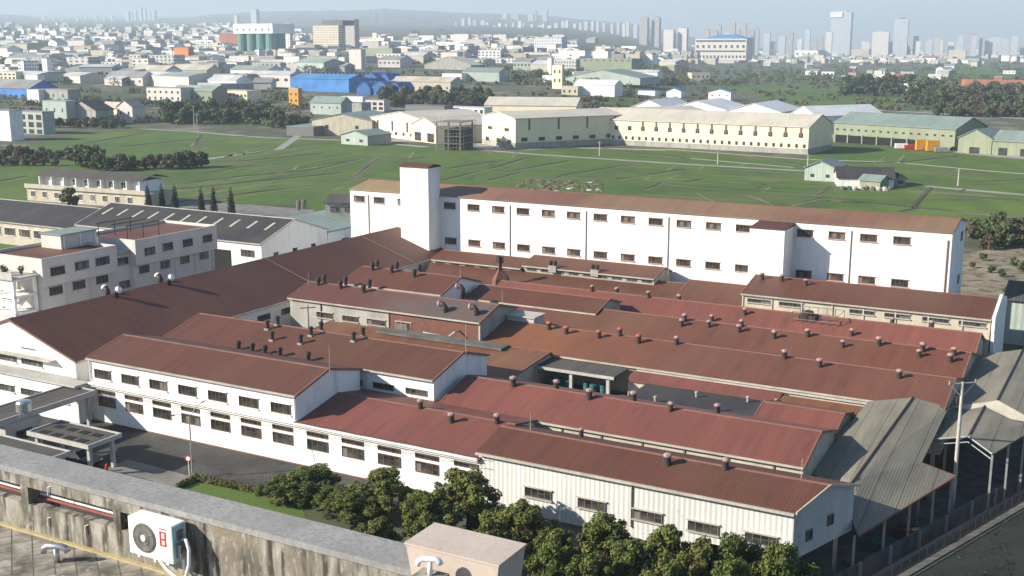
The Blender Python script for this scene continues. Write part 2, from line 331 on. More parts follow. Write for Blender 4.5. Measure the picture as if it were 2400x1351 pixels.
# ------------------------------------------------------------------ mesh helpers
class MB:
    def __init__(s): s.v = []; s.f = []; s.m = []; s.mats = []
    def mi(s, mat):
        if mat not in s.mats: s.mats.append(mat)
        return s.mats.index(mat)
    def poly(s, pts, mat):
        i = len(s.v); s.v += [tuple(p) for p in pts]; s.f.append(tuple(range(i, i + len(pts)))); s.m.append(s.mi(mat)); return s
    def solid(s, rings, mat, cap=True):
        """rings: list of closed loops with the same number of points"""
        i = len(s.v); n = len(rings[0]); k = s.mi(mat)
        for r in rings: s.v += [tuple(p) for p in r]
        for a in range(len(rings) - 1):
            for b in range(n):
                c = (b + 1) % n
                s.f.append((i + a * n + b, i + a * n + c, i + (a + 1) * n + c, i + (a + 1) * n + b)); s.m.append(k)
        if cap:
            s.f.append(tuple(i + x for x in range(n))[::-1]); s.m.append(k)
            s.f.append(tuple(i + (len(rings) - 1) * n + x for x in range(n))); s.m.append(k)
        return s
    def box(s, x0, y0, z0, x1, y1, z1, mat):
        return s.solid([[(x0, y0, z0), (x1, y0, z0), (x1, y1, z0), (x0, y1, z0)], [(x0, y0, z1), (x1, y0, z1), (x1, y1, z1), (x0, y1, z1)]], mat)
    def extx(s, prof, x0, x1, mat):   # profile of (y, z) pulled along x
        return s.solid([[(x0, y, z) for y, z in prof], [(x1, y, z) for y, z in prof]], mat)
    def exty(s, prof, y0, y1, mat):   # profile of (x, z) pulled along y
        return s.solid([[(x, y0, z) for x, z in prof], [(x, y1, z) for x, z in prof]], mat)
    def extz(s, prof, z0, z1, mat):
        return s.solid([[(x, y, z0) for x, y in prof], [(x, y, z1) for x, y in prof]], mat)
    def tube(s, pts, r, mat, n=8):
        pts = [Vector(p) for p in pts]; rings = []
        rr = r if isinstance(r, (list, tuple)) else [r] * len(pts)
        for i, p in enumerate(pts):
            d = (pts[min(i + 1, len(pts) - 1)] - pts[max(i - 1, 0)]).normalized()
            a = d.orthogonal().normalized() if i == 0 else (a0 - d * a0.dot(d)).normalized()
            a0 = a; b = d.cross(a)
            rings.append([p + (a * math.cos(t * 2 * math.pi / n) + b * math.sin(t * 2 * math.pi / n)) * rr[i] for t in range(n)])
        return s.solid(rings, mat)
    def lathe(s, prof, mat, n=12, c=(0, 0, 0)):
        return s.solid([[(c[0] + r * math.cos(t * 2 * math.pi / n), c[1] + r * math.sin(t * 2 * math.pi / n), c[2] + z) for t in range(n)] for r, z in prof], mat)
    def data(s, name, smooth=False):
        me = bpy.data.meshes.new(name); me.from_pydata(s.v, [], s.f)
        for m in s.mats: me.materials.append(MATS[m])
        me.polygons.foreach_set('material_index', s.m)
        bm = bmesh.new(); bm.from_mesh(me); bmesh.ops.recalc_face_normals(bm, faces=bm.faces); bm.to_mesh(me); bm.free()
        if smooth: me.polygons.foreach_set('use_smooth', [True] * len(me.polygons))
        me.update(); return me
    def build(s, name, parent=None, loc=None, rz=0, smooth=False):
        o = bpy.data.objects.new(name, s.data(name, smooth)); col.objects.link(o)
        if parent: o.parent = parent
        if loc is not None: o.location = loc
        if rz: o.rotation_euler = (0, 0, rz)
        return o
def link(name, me, parent=None, loc=(0, 0, 0), rz=0, scale=None):
    o = bpy.data.objects.new(name, me); col.objects.link(o); o.location = loc; o.rotation_euler = (0, 0, rz)
    if parent: o.parent = parent
    if scale: o.scale = scale
    return o
def tag(o, label, cat, group=None):
    o['label'] = label; o['category'] = cat
    if group: o['group'] = group
    return o
def struct(o, kind='structure'): o['kind'] = kind; return o
def thing(name, label, cat, loc, rz=0, group=None):
    o = bpy.data.objects.new(name, None); col.objects.link(o); o.location = loc; o.rotation_euler = (0, 0, rz); o.empty_display_size = 0.5
    return tag(o, label, cat, group)
_win = {}
def win_mesh(w, h, n, frame, glass, sill, var=0):
    k = (round(w, 2), round(h, 2), n, frame, glass, sill, var)
    if k not in _win:
        b = MB(); t = min(0.055, w * 0.07)
        b.box(-w / 2, -0.012, -h / 2, w / 2, 0.05, h / 2, glass)
        for x0, x1, z0, z1 in ((-w / 2, w / 2, h / 2 - t, h / 2), (-w / 2, w / 2, -h / 2, -h / 2 + t), (-w / 2, -w / 2 + t, -h / 2 + t, h / 2 - t), (w / 2 - t, w / 2, -h / 2 + t, h / 2 - t)):
            b.box(x0, -0.07, z0, x1, 0.02, z1, frame)
        rv = random.Random(var * 7 + n)
        for i in range(n):
            q = rv.random(); x0 = -w / 2 + w * i / n + t * .5; x1 = x0 + w / n - t
            g2 = 'curtain' if q < .16 else 'glass_mid' if q < .45 else 'glass_dark'
            b.box(x0, -0.02 - 0.012 * (i % 2), -h / 2 + t, x1, -0.0125, h / 2 - t * (1 if q > .3 else 4), g2)
            if q > .8: b.box(x0, -0.03, 0, x1, -0.021 - 0.012 * (i % 2), 0.03, frame)
        for i in range(1, n):
            x = -w / 2 + w * i / n; b.box(x - 0.018, -0.04, -h / 2 + t, x + 0.018, 0.0, h / 2 - t, frame)
        # open sash leaves of uneven depth, and a hood above
        if sill:
            b.box(-w / 2 - 0.1, -0.18, -h / 2 - 0.1, w / 2 + 0.1, 0.0, -h / 2 - 0.003, sill)
            b.box(-w / 2 - 0.1, -0.14, h / 2 + 0.003, w / 2 + 0.1, 0.0, h / 2 + 0.08, sill)
        _win[k] = b.data('window')
    return _win[k]
ROT = {'front': 0, 'right': math.pi / 2, 'back': math.pi, 'left': -math.pi / 2}
def win(parent, face, x, y, z, w, h, n=4, frame='frame_brown', glass='glass_dark', sill='white_wall', name='window'):
    return link(name, win_mesh(w, h, n, frame, glass, sill, random.randrange(5)), parent, (x, y, z), ROT[face])
_vent = {}
def vent(parent, loc, cap='vent_pale', s=1.0):
    s *= random.uniform(0.68, 0.84)
    if cap not in _vent:
        a = MB(); a.lathe([(0.42, -0.3), (0.36, 0.2), (0.33, 0.62), (0.36, 0.66), (0.36, 0.8), (0.30, 0.82)], 'dark_metal', 12)
        b = MB(); b.lathe([(0.30, 0.0), (0.44, 0.12), (0.47, 0.26), (0.40, 0.42), (0.22, 0.52), (0.05, 0.55)], cap, 14)
        for i in range(14):
            t = i * 2 * math.pi / 14; c, s_ = math.cos(t), math.sin(t)
            b.tube([(0.46 * c, 0.46 * s_, 0.10), (0.50 * c, 0.50 * s_, 0.27), (0.40 * c, 0.40 * s_, 0.45)], 0.022, cap, 4)
        _vent[cap] = (a.data('roof_vent'), b.data('vent_cap'))
    o = link('roof_vent', _vent[cap][0], parent, loc, random.random() * 3, (s, s, s))
    link('vent_cap', _vent[cap][1], o, (0, 0, 0.78), 0, (0.9, 0.9, 0.8)); o.rotation_euler = (random.uniform(-.05, .05), random.uniform(-.05, .05), random.random() * 3)
    return o
def gable_parts(root, W, D, z0, ze, yr, zr, wall, roof, oh=0.25, th=0.14, ridge='ridge_red', gut='gutter', z_y1=None, hip=0):
    """walls and two roof slopes, ridge along local x; eave at y=0 and y=D"""
    zb = ze if z_y1 is None else z_y1
    b = MB(); b.extx([(0, z0), (D, z0), (D, zb - th - 0.01), (yr, zr - th - 0.01), (0, ze - th - 0.01)], 0, W, wall); b.build('wall', root)
    s0 = (zr - ze) / yr; s1 = (zr - zb) / (D - yr)
    r = MB(); r.extx([(-oh, ze - s0 * oh), (yr, zr), (D + oh, zb - s1 * oh), (D + oh, zb - s1 * oh - th), (yr, zr - th), (-oh, ze - s0 * oh - th)], -0.18, W + 0.18, roof); r.build('roof', root)
    if ridge:
        c = MB(); c.extx([(yr - 0.2, zr - s0 * 0.2 + 0.01), (yr, zr + 0.05), (yr + 0.2, zr - s1 * 0.2 + 0.01), (yr, zr - 0.02)], -0.2, W + 0.2, ridge); c.build('ridge_cap', root)
        for x in (-0.2, W + 0.06):
            e = MB(); e.extx([(-oh - .02, ze - s0 * oh + 0.03), (yr, zr + 0.045), (D + oh + .02, zb - s1 * oh + 0.03), (D + oh + .02, zb - s1 * oh - th - .04), (yr, zr - th - 0.04), (-oh - .02, ze - s0 * oh - th - .04)], x, x + 0.14, ridge); e.build('gable_trim', root)
    if gut:
        g = MB(); g.box(-0.1, -oh - 0.16, ze - s0 * oh - 0.2, W + 0.1, -oh - 0.012, ze - s0 * oh - 0.04, gut); g.build('gutter', root)
BL = {}
def factory(key, name, label, u0, u1, v0, v1, ze, vr, zr, wall, roof, z0=0.0, group=None, **kw):
    root = thing(name, label, 'factory building', uvw(u0, v0), YA, group)
    gable_parts(root, u1 - u0, v1 - v0, z0, ze, vr - v0, zr, wall, roof, **kw)
    BL[key] = (root, u0, u1, v0, v1, ze, vr, zr)
    return root
def roof_z(k, v):
    _, u0, u1, v0, v1, ze, vr, zr = BL[k]
    return ze + (zr - ze) * (v - v0) / (vr - v0) if v < vr else zr + (ze - zr) * (v - vr) / (v1 - vr)
def on_roof(k, px, py):
    z = BL[k][7]
    for i in range(25):
        u, v = uv_of(at(px, py, z)); z = roof_z(k, max(BL[k][3], min(BL[k][4], v)))
    return Vector((u - BL[k][1], v - BL[k][3], z))
def vents(k, pts, cap='vent_pale', s=1.0):
    for p in pts: vent(BL[k][0], on_roof(k, p[0], p[1]), p[2] if len(p) > 2 else cap, s)
def each(name, root, boxes, mat):
    for x in boxes:
        b = MB(); b.box(*x, mat); b.build(name, root)
# ------------------------------------------------------------------ ground and its sheets
def uvof2(p): return uv_of(p)
L1a, L1b = (-17.2, 84.3), (-7.6, 112.9)          # line of the concrete wall along the canal (u, v)
LD = ((L1b[0] - L1a[0]) / (L1b[1] - L1a[1]))
def l1(v, off=0.0): return (L1a[0] + LD * (v - L1a[1]) + off, v)
HOLE = [(-27, 77.5), l1(77.5, 4.6), l1(150, 4.6), (-14.7, 150), (-14.7, 110), (-22.3, 110), (-22.3, 87), (-27, 87)]
def in_poly(u, v, P):
    c = False; j = len(P) - 1
    for i in range(len(P)):
        if (P[i][1] > v) != (P[j][1] > v) and u < (P[j][0] - P[i][0]) * (v - P[i][1]) / (P[j][1] - P[i][1]) + P[i][0]: c = not c
        j = i
    return c
def make_ground():
    bm = bmesh.new(); rings = [0, 20, 40, 60, 75, 90, 105, 120, 135, 150, 170, 200, 250, 300, 360, 420, 480, 520, 560, 600, 680, 780, 900, 1050, 1250, 1500, 1800, 2200, 2700, 3300, 4000, 5000, 6500, 8500, 11000, 15000, 22000]
    n = 144; prev = None
    for r in rings:
        cur = []
        for k in range(n if r else 1):
            a = 2 * math.pi * k / n; x, y = r * math.cos(a), r * math.sin(a)
            cur.append(bm.verts.new((x, y, terrain(x, y) if y > 0 else 0.0)))
        if prev:
            for k in range(n):
                k2 = (k + 1) % n
                if len(prev) == 1: bm.faces.new((prev[0], cur[k], cur[k2]))
                else: bm.faces.new((prev[k], cur[k], cur[k2], prev[k2]))
        prev = cur
    for i in range(len(HOLE)):
        a, b = uvw(*HOLE[i]), uvw(*HOLE[(i + 1) % len(HOLE)])
        d = (b - a).normalized(); nrm = Vector((-d.y, d.x, 0))
        near = [f for f in bm.faces if f.calc_center_median().length < 420]
        g = set(near)
        for f in near: g.update(f.edges); g.update(f.verts)
        bmesh.ops.bisect_plane(bm, geom=list(g), plane_co=a, plane_no=nrm, dist=1e-5)
    kill = [f for f in bm.faces if f.calc_center_median().length < 400 and in_poly(*uv_of(f.calc_center_median()), HOLE)]
    bmesh.ops.delete(bm, geom=kill, context='FACES')
    me = bpy.data.meshes.new('ground'); bm.to_mesh(me); bm.free(); me.materials.append(M['ground_mat'])
    o = bpy.data.objects.new('ground', me); col.objects.link(o); struct(o)
make_ground()
def sheet(name, pts, z, mat, parent=None, thick=None, kind='structure'):
    """flat sheet from world points (x, y)"""
    b = MB()
    if thick: b.solid([[(p[0], p[1], z - thick) for p in pts], [(p[0], p[1], z) for p in pts]], mat)
    else: b.poly([(p[0], p[1], z) for p in pts], mat)
    o = b.build(name, parent)
    if kind: struct(o, kind)
    return o
UVP = lambda *ps: [tuple(uvw(u, v)[:2]) for u, v in ps]
PXP = lambda *ps: [tuple(at(x, y)[:2]) for x, y in ps]
sheet('lower_yard', UVP((-28, 76), l1(76, 0.3), l1(152, 0.3), (-14, 152), (-14, 111), (-23.5, 111), (-23.5, 86), (-28, 86)), -2.6, 'dark_concrete')  # dark tone also puts shade into the floor under the sheds
sheet('canal_bed', UVP(l1(70, 0.2), l1(70, 5.2), l1(152, 5.2), l1(152, 0.2)), -4.6, 'dark_concrete')
sheet('canal_road', UVP(l1(60, 5.4), l1(60, 13), l1(170, 13), l1(170, 5.4)), 0.004, 'verge_mat')  # shade beside the canal is put into this dark sheet
b = MB()   # canal's far bank, shade put into its dark tone
for off0, off1, z0, z1, mt in ((4.6, 5.2, -4.6, 0.12, 'dark_concrete'),):
    p = [uvw(*l1(76, off0)), uvw(*l1(76, off1)), uvw(*l1(152, off1)), uvw(*l1(152, off0))]
    b.extz([(q.x, q.y) for q in p], z0, z1, mt)
struct(b.build('canal_bank'))
sheet('asphalt_yard', UVP((-175, 56), (-24, 56), (-24, 79.3), (-175, 79.3)), 0.004, 'asphalt')
sheet('inner_yard', UVP((-95.6, 79.4), (-28, 79.4), (-28, 87.2), (-23, 87.2), (-23, 110.5), (-15.5, 110.5), (-15.5, 152.5), (-95.6, 152.5)), 0.004, 'dark_concrete')
sheet('west_yard', UVP((-250, 80), (-115.4, 80), (-115.4, 215), (-250, 215)), 0.004, 'paving')
sheet('dry_field', PXP((2240, 600), (2330, 582), (2480, 570), (2560, 700), (2460, 790), (2380, 760), (2320, 740), (2240, 720)), 0.008, 'dry_mat')
paddy = [(-60, 478), (0, 455), (90, 425), (300, 425), (480, 350), (40, 345), (170, 318), (300, 298), (440, 306), (640, 322), (830, 328), (1010, 345), (1170, 358), (1290, 350), (1560, 348), (1890, 372), (1935, 340), (2100, 345), (2500, 388), (2500, 545), (2300, 525), (2250, 545), (1500, 560), (800, 560), (720, 480), (560, 480), (350, 460)]
paddy = [(-60, 478), (-60, 395), (90, 378), (40, 345), (170, 318), (300, 298), (440, 306), (640, 322), (830, 328), (1010, 345), (1170, 358), (1290, 350), (1560, 348), (1890, 372), (1935, 340), (2100, 345), (2500, 388), (2500, 545), (2300, 525), (2250, 545), (1500, 560), (800, 560), (720, 480), (560, 480), (350, 460)]
sheet('paddy_field', PXP(*paddy), 0.006, 'paddy_mat')
def strip(mb, pxs, width, z, mat, h=0.0):
    P = [ground_at(x, y) for x, y in pxs]
    for i in range(len(P) - 1):
        a, c = P[i], P[i + 1]; n = max(1, int((c - a).length / 12)); d = (c - a).normalized(); s = Vector((-d.y, d.x, 0)) * width / 2
        for k in range(n):
            p, q = a.lerp(c, k / n), a.lerp(c, (k + 1) / n)
            w0 = w1 if k or i else 1.0; w1 = 0.9 + 0.2 * random.random()
            pz, qz = terrain(p.x, p.y), terrain(q.x, q.y)
            if h:
                j = Vector((0, 0, 0))
                mb.solid([[(p + s * w0 + j) + Vector((0, 0, pz - p.z)), (p - s * w0 + j) + Vector((0, 0, pz - p.z)), (p - s * w0 * .5 + j) + Vector((0, 0, pz - p.z + h)), (p + s * w0 * .5 + j) + Vector((0, 0, pz - p.z + h))],
                          [(q + s * w1) + Vector((0, 0, qz - q.z)), (q - s * w1) + Vector((0, 0, qz - q.z)), (q - s * w1 * .5) + Vector((0, 0, qz - q.z + h)), (q + s * w1 * .5) + Vector((0, 0, qz - q.z + h))]], mat)
            else:
                mb.poly([(p.x + s.x, p.y + s.y, pz + z), (p.x - s.x, p.y - s.y, pz + z), (q.x - s.x, q.y - s.y, qz + z), (q.x + s.x, q.y + s.y, qz + z)], mat)
bunds = [[(0, 425), (60, 413)], [(280, 345), (470, 325), (600, 318)], [(390, 358), (510, 342)], [(190, 338), (340, 312)], [(450, 345), (470, 317)],
 [(433, 430), (567, 413), (723, 400), (800, 383), (850, 370)], [(363, 433), (440, 431)], [(467, 387), (753, 360)], [(517, 460), (800, 427), (860, 412)], [(400, 445), (600, 425), (800, 405)], [(700, 395), (830, 375)],
 [(560, 365), (640, 352)], [(830, 413), (883, 373)], [(883, 373), (967, 373), (1000, 368)], [(800, 470), (900, 440), (940, 420)], [(1033, 423), (1167, 390), (1233, 370)], [(1143, 423), (1233, 400)], [(1200, 400), (1333, 377)],
 [(1287, 423), (1320, 410), (1493, 383)], [(1320, 412), (1447, 420), (1600, 397)], [(1513, 443), (1547, 428), (1600, 435)], [(1600, 435), (1760, 446), (1917, 457), (1943, 437)], [(1927, 463), (2140, 487), (2180, 440)],
 [(2147, 487), (2250, 497), (2400, 510), (2480, 516)], [(1853, 480), (1927, 463)], [(2107, 497), (2150, 488)], [(2193, 457), (2390, 470)], [(1986, 383), (2120, 380), (2253, 365)], [(2130, 407), (2300, 404)], [(2283, 427), (2400, 421)],
 [(1600, 427), (1647, 420)], [(1640, 455), (1680, 475)], [(1700, 452), (1740, 453), (1810, 477)], [(1387, 345), (1600, 372)], [(1740, 365), (1890, 388)], [(300, 380), (430, 372)], [(620, 395), (700, 385)], [(1050, 395), (1160, 378)], [(2090, 350), (2260, 372)]]
b = MB()
for x in bunds: strip(b, x, 1.7, 0, 'bund_earth', 0.14)
struct(b.build('field_bunds'))
b = MB()
for x in bunds:
    if len(x) > 1 and abs(x[0][0] - x[-1][0]) > 40: strip(b, [(p[0] + 2, p[1] + 3) for p in x], 0.7, 0.012, 'bund_pale')
for i in range(30):
    y0 = 345 + i * 4.4 + random.uniform(-2, 2); x0 = 470 + random.uniform(-60, 120) - i * 4; L_ = random.uniform(120, 330); strip(b, [(x0, y0 + 12), (x0 + L_ * .5, y0 + 12 - L_ * .055), (x0 + L_, y0 + 10 - L_ * .13)], 0.8, 0.014, random.choice(['bund_pale', 'bund_earth']))
for i in range(48):
    x0 = random.uniform(1050, 2250); y0 = random.uniform(375, 455) + (x0 - 1050) * 0.02; L_ = random.uniform(70, 260); strip(b, [(x0, y0), (x0 + L_, y0 + L_ * 0.055)], 1.1, 0.014, random.choice(['bund_pale', 'bund_earth']))
for i in range(44):
    x0 = random.uniform(420, 2250); y0 = random.uniform(360, 460); strip(b, [(x0, y0), (x0 + random.uniform(8, 34), y0 - random.uniform(8, 16))], 0.9, 0.016, random.choice(['bund_pale', 'bund_earth']))
struct(b.build('field_edges'))
b = MB(); strip(b, [(1130, 352), (1250, 362), (1600, 385), (1885, 401)], 3.6, 0.012, 'farm_road'); strip(b, [(2170, 437), (2400, 457), (2500, 466)], 3.6, 0.012, 'farm_road')
strip(b, [(290, 300), (440, 308), (620, 323), (830, 330), (1000, 345)], 4.0, 0.012, 'farm_road'); strip(b, [(700, 318), (655, 350), (480, 374)], 3.2, 0.016, 'farm_road')
struct(b.build('farm_road'))
b = MB(); strip(b, [(1560, 350), (1885, 374), (2100, 381), (2300, 400), (2400, 408), (2480, 412)], 1.8, 0.012, 'pale_path'); strip(b, [(1620, 372), (1860, 393)], 1.5, 0.012, 'pale_path'); strip(b, [(1275, 345), (1560, 352)], 3.0, 0.014, 'pale_path')
struct(b.build('field_path'))
b = MB(); strip(b, [(1880, 300), (1950, 322), (2280, 360), (2450, 375)], 9, 0.010, 'farm_road')
strip(b, [(1320, 218), (1560, 236)], 9, 0.1, 'farm_road'); strip(b, [(1560, 236), (1800, 247), (2000, 256), (2250, 270), (2500, 285)], 9, 0.12, 'farm_road')
strip(b, [(830, 330), (1040, 330), (1180, 350)], 14, 0.008, 'farm_road')
struct(b.build('road'))
# yellow-green open country behind the yellow factory
b = MB()
for p in ([(1750, 215), (1900, 190), (2150, 222), (2280, 262), (1800, 246)], [(2130, 160), (2250, 150), (2420, 165), (2420, 185), (2200, 190)], [(1640, 200), (1760, 190), (1830, 214), (1700, 222)], [(1400, 225), (1480, 222), (1500, 236), (1380, 232)], [(1400, 238), (1600, 248), (1560, 256), (1380, 250)]):
    P = [ground_at(x, y) for x, y in p]; c = sum(P, Vector()) / len(P)
    b.poly([(q.x, q.y, terrain(q.x, q.y) + 0.15) for q in P], 'paddy_mat')
struct(b.build('meadow'))
# far hills
def hills():
    prof = [(-500, 52), (-200, 45), (0, 34), (60, 38), (110, 45), (250, 48), (420, 42), (600, 28), (740, 26), (860, 24), (900, 20), (960, 24), (1080, 31), (1200, 33), (1280, 37), (1380, 47), (1480, 56), (1560, 70), (1640, 92), (1720, 106), (1800, 112)]
    b = MB(); D = 9500; pts = []
    for i in range(len(prof) - 1):
        (x0, y0), (x1, y1) = prof[i], prof[i + 1]; n = 6
        for k in range(n):
            t = k / n; pts.append((x0 + (x1 - x0) * t, y0 + (y1 - y0) * t + random.uniform(-1.0, 1.0)))
    rows = []
    for f, dd in ((0.0, 6200), (0.35, 7000), (0.62, 7900), (0.85, 8700), (1.0, 9500), (0.6, 10800), (0.0, 13000)):
        row = []
        for x, y in pts:
            a = (x - 1200) / F_PX / math.cos(PITCH) * 1.0
            a = (x - 1200) / F_PX * (math.cos(PITCH))
            r = ray(x, y); X = r.x / r.y * dd; Y = dd; ztop = H + r.z / r.y * D
            gz = terrain(X, Y); row.append((X, Y, gz - 5 + (max(ztop, 0) - terrain(r.x / r.y * D, D) + 5) * f + random.uniform(-4, 4) * (0 < f < 1)))
        rows.append(row)
    for i in range(len(rows) - 1):
        for k in range(len(pts) - 1): b.poly([rows[i][k], rows[i][k + 1], rows[i + 1][k + 1], rows[i + 1][k]], 'hill_mat')
    struct(b.build('hills', smooth=False))
hills()
# ------------------------------------------------------------------ the factory
# left hall: ridge runs away from the front street
hall = thing('factory_hall', 'long brown-roofed hall running from the front street back to the tall white block', 'factory building', uvw(-95.7, 79.4), YA + math.pi / 2)
BL['hall'] = (hall, 0, 0, 0, 19.6, 6.1, 9.8, 9.4)
gable_parts(hall, 73.1, 19.6, 0, 6.1, 9.8, 9.4, 'white_wall', 'roof_brown', gut='gutter')
b = MB(); b.extx([(-0.27, 6.04), (9.8, 9.45), (9.8, 9.5), (-0.27, 6.13)], 41.0, 41.18, 'ridge_red'); b.build('roof_flashing', hall)
b = MB(); b.extx([(-0.27, 6.04), (9.8, 9.45), (9.8, 9.5), (-0.27, 6.13)], 63.0, 63.12, 'ridge_red'); b.build('roof_flashing', hall)
def hv(x, y, s=1.0):   # twin white ridge ventilators
    for dy in (-0.75, 0.75):
        m = MB(); m.tube([(0, 0, -0.3), (0, 0, 0.5), (0, -0.45 * (1 if dy < 0 else -1), 0.85)], [0.3, 0.3, 0.42], 'dark_metal', 10); o = m.build('roof_vent', hall, (x, y + dy * 0.9, 9.2), smooth=True)
        c = MB(); c.tube([(0, 0, 0), (0, -0.25 * (1 if dy < 0 else -1), 0.15)], [0.44, 0.30], 'white_paint', 12); c.build('vent_cap', o, (0, -0.45 * (1 if dy < 0 else -1), 0.85))
for px_, py_ in ((260, 690), (378, 660)):
    z = 9.4; u_, v_ = uv_of(at(px_, py_, z)); hv(v_ - 79.4, 9.8)
for i, y in enumerate((7.5, 11.6, 15.7)):
    win(hall, 'left', 0, y - 0.8, 3.95 + 1.05, 3.3, 0.75, 6, 'frame_grey', 'glass_mid', 'white_wall')
for i in range(9): win(hall, 'front', 20 + i * 4.6, 0, 4.6, 2.4, 0.8, 4, 'frame_grey', 'glass_mid', None)
b = MB(); b.box(-0.9, 2.9, 5.62, -0.002, 20, 5.74, 'gutter'); b.build('window_canopy', hall)
b = MB(); b.box(-0.05, 6.0, 6.35, -0.003, 8.2, 6.47, 'dark_metal'); b.build('wall_bracket', hall)
ann = thing('front_annex', 'low white flat-roofed annex with windows below the gable of the long hall', 'annex', uvw(-128, 77.6), YA)
b = MB(); b.box(0, 0, 0, 34.4, 1.75, 3.95, 'white_wall'); b.build('wall', ann)
b = MB(); b.box(-0.1, -0.35, 3.953, 34.5, 1.75, 4.13, 'pale_concrete'); b.build('roof', ann)
for i in range(7):
    win(ann, 'front', 33.0 - 1.5 - i * 4.15, 0, 2.35, 3.1, 0.75, 6, 'frame_grey', 'glass_mid', 'white_wall')
# recess between hall and the two-storey block
b = factory('R0', 'front_block', 'white street-front block with a raised upper floor of seven windows under brown roof', -93.4, -66.4, 79.25, 89.0, 6.85, 84.1, 8.1, 'white_wall', 'roof_brown')
r0 = b
for i in range(7):
    u = -91.55 + i * 3.83 + (0.05 * i)
    win(r0, 'front', u + 93.4, 0, 5.2, 2.35, 1.0, 5, 'frame_brown', 'glass_mid', 'white_wall')
b = MB(); b.tube([(0.12, -0.1, 4.3), (0.12, -0.1, 6.6)], 0.07, 'white_paint', 6); b.build('downpipe', r0)
b = MB(); b.tube([(26.85, -0.1, 4.3), (26.85, -0.1, 6.6)], 0.07, 'white_paint', 6); b.build('downpipe', r0)
r1 = factory('R1', 'front_block', 'single-storey white street front under red roof, between the raised block and corrugated block', -66.4, -47.0, 79.25, 91.2, 4.2, 85.4, 5.35, 'white_wall', 'roof_red')
def front_bays(root, off, us):
    for u in us:
        win(root, 'front', u - off, 0, 3.30, 2.4, 0.46, 5, 'frame_brown', 'glass_mid', None, 'clerestory_window')
        win(root, 'front', u - off, 0, 2.28, 2.4, 1.0, 4, 'frame_brown', 'glass_dark', None)
front_bays(r0, -93.4, [-91.2 + 3.84 * i for i in range(7)])
front_bays(r1, -66.4, [-64.1 + 3.96 * i for i in range(5)])
for root, off, u0, u1 in ((r0, -93.4, -93.4, -66.4), (r1, -66.4, -66.4, -47.0)):
    b = MB(); b.box(u0 - off, -0.42, 4.02, u1 - off - 0.02, -0.003, 4.16, 'white_wall'); b.box(u0 - off, -0.3, 3.80, u1 - off - 0.02, -0.004, 3.86, 'white_wall'); b.build('ledge', root)
    n = int((u1 - u0) / 3.87) + 1
    for i in range(n):
        x = (-93.15 if off == -93.4 else -66.1) + i * 3.88 - off
        if False: each('pilaster', root, [(x - 0.20, -0.10, 0.0, x + 0.20, -0.002, 3.79)], 'white_wall')
    b = MB(); b.box(u0 - off, -0.06, 0, u1 - off, -0.0025, 0.12, 'ridge_red'); b.build('plinth', root)
vents('R1', [(985, 957), (1058, 990), (1165, 992)])
# corrugated block
met = thing('corrugated_block', 'pale corrugated-metal block with five windows and an angled end wall, nearest the trees', 'factory building', uvw(-47.0, 79.25), YA)
BL['met'] = (met, -47.0, -20.3, 79.25, 87.0, 4.85, 83.2, 5.75)
sl = 0.33
def mpt(x, y, z): return (x + (y * sl if x > 20 else 0), y, z)
b = MB()
for y0, y1, z0, zt0, zt1, mt in ((0, 0, 0.9, 4.7, 4.7, 0),):
    W_ = 26.7
    b.solid([[mpt(0, 0, 0.9), mpt(0, 7.75, 0.9), mpt(0, 7.75, 4.55), mpt(0, 3.95, 5.6), mpt(0, 0, 4.7)], [mpt(W_, 0, 0.9), mpt(W_, 7.75, 0.9), mpt(W_, 7.75, 4.55), mpt(W_, 3.95, 5.6), mpt(W_, 0, 4.7)]], 'wall_metal')
b.build('wall', met)
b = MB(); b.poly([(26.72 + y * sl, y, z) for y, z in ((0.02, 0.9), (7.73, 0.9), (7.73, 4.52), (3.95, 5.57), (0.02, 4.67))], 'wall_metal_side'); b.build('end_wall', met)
b = MB()
pr = [(-0.3, 4.8), (3.95, 5.78), (8.0, 4.66), (8.0, 4.56), (3.95, 5.66), (-0.3, 4.68)]
b.solid([[(-0.15, y, z) for y, z in pr], [(26.95 + y * sl, y, z) for y, z in pr]], 'roof_brown'); b.build('roof', met)
b = MB(); b.solid([[(26.97 + y * sl, y, z + 0.05) for y, z in pr[:3]] + [(26.97 + y * sl, y, z - 0.05) for y, z in pr[3:]], [(27.07 + y * sl, y, z + 0.05) for y, z in pr[:3]] + [(27.07 + y * sl, y, z - 0.05) for y, z in pr[3:]]], 'beige_wall')
b.build('gable_trim', met)
b = MB(); b.extx([(3.75, 5.74), (3.95, 5.83), (4.15, 5.74), (3.95, 5.72)], -0.1, 28.2, 'ridge_red'); b.build('ridge_cap', met)
b = MB(); b.box(-0.1, -0.5, 4.55, 26.8, -0.32, 4.74, 'gutter'); b.build('gutter', met)
for x0 in (-42.6, -37.75, -32.95, -28.4, -23.9): win(met, 'front', x0 + 1.22 + 47, -0.04, 2.08, 2.45, 0.82, 4, 'frame_grey', 'glass_dark', 'gutter')
for yy, zz in ((1.9, 2.35), (4.6, 2.75)):
    win(met, 'right', 26.78 + yy * sl, yy, zz, 0.75, 0.85, 2, 'frame_grey', 'glass_dark', None).rotation_euler = (0, 0, math.pi / 2 - math.atan(sl))
b = MB(); b.tube([(13.9, -0.1, 4.5), (13.9, -0.1, 0.9)], 0.08, 'gutter', 6); b.build('downpipe', met)
b = MB(); b.box(0, 0.02, 0.0, 20.0, 7.6, 0.897, 'wall_metal'); b.build('undercroft_wall', met)
for x, y in ((26.4, 0.3), (28.2, 7.2), (22.0, 0.3)):
    b = MB(); b.box(x - 0.15, y - 0.15, -2.6 if x > 21.2 else 0, x + 0.15, y + 0.15, 0.9, 'galv'); b.build('column', met)
vents('met', [(1565, 1090), (1700, 1100)])
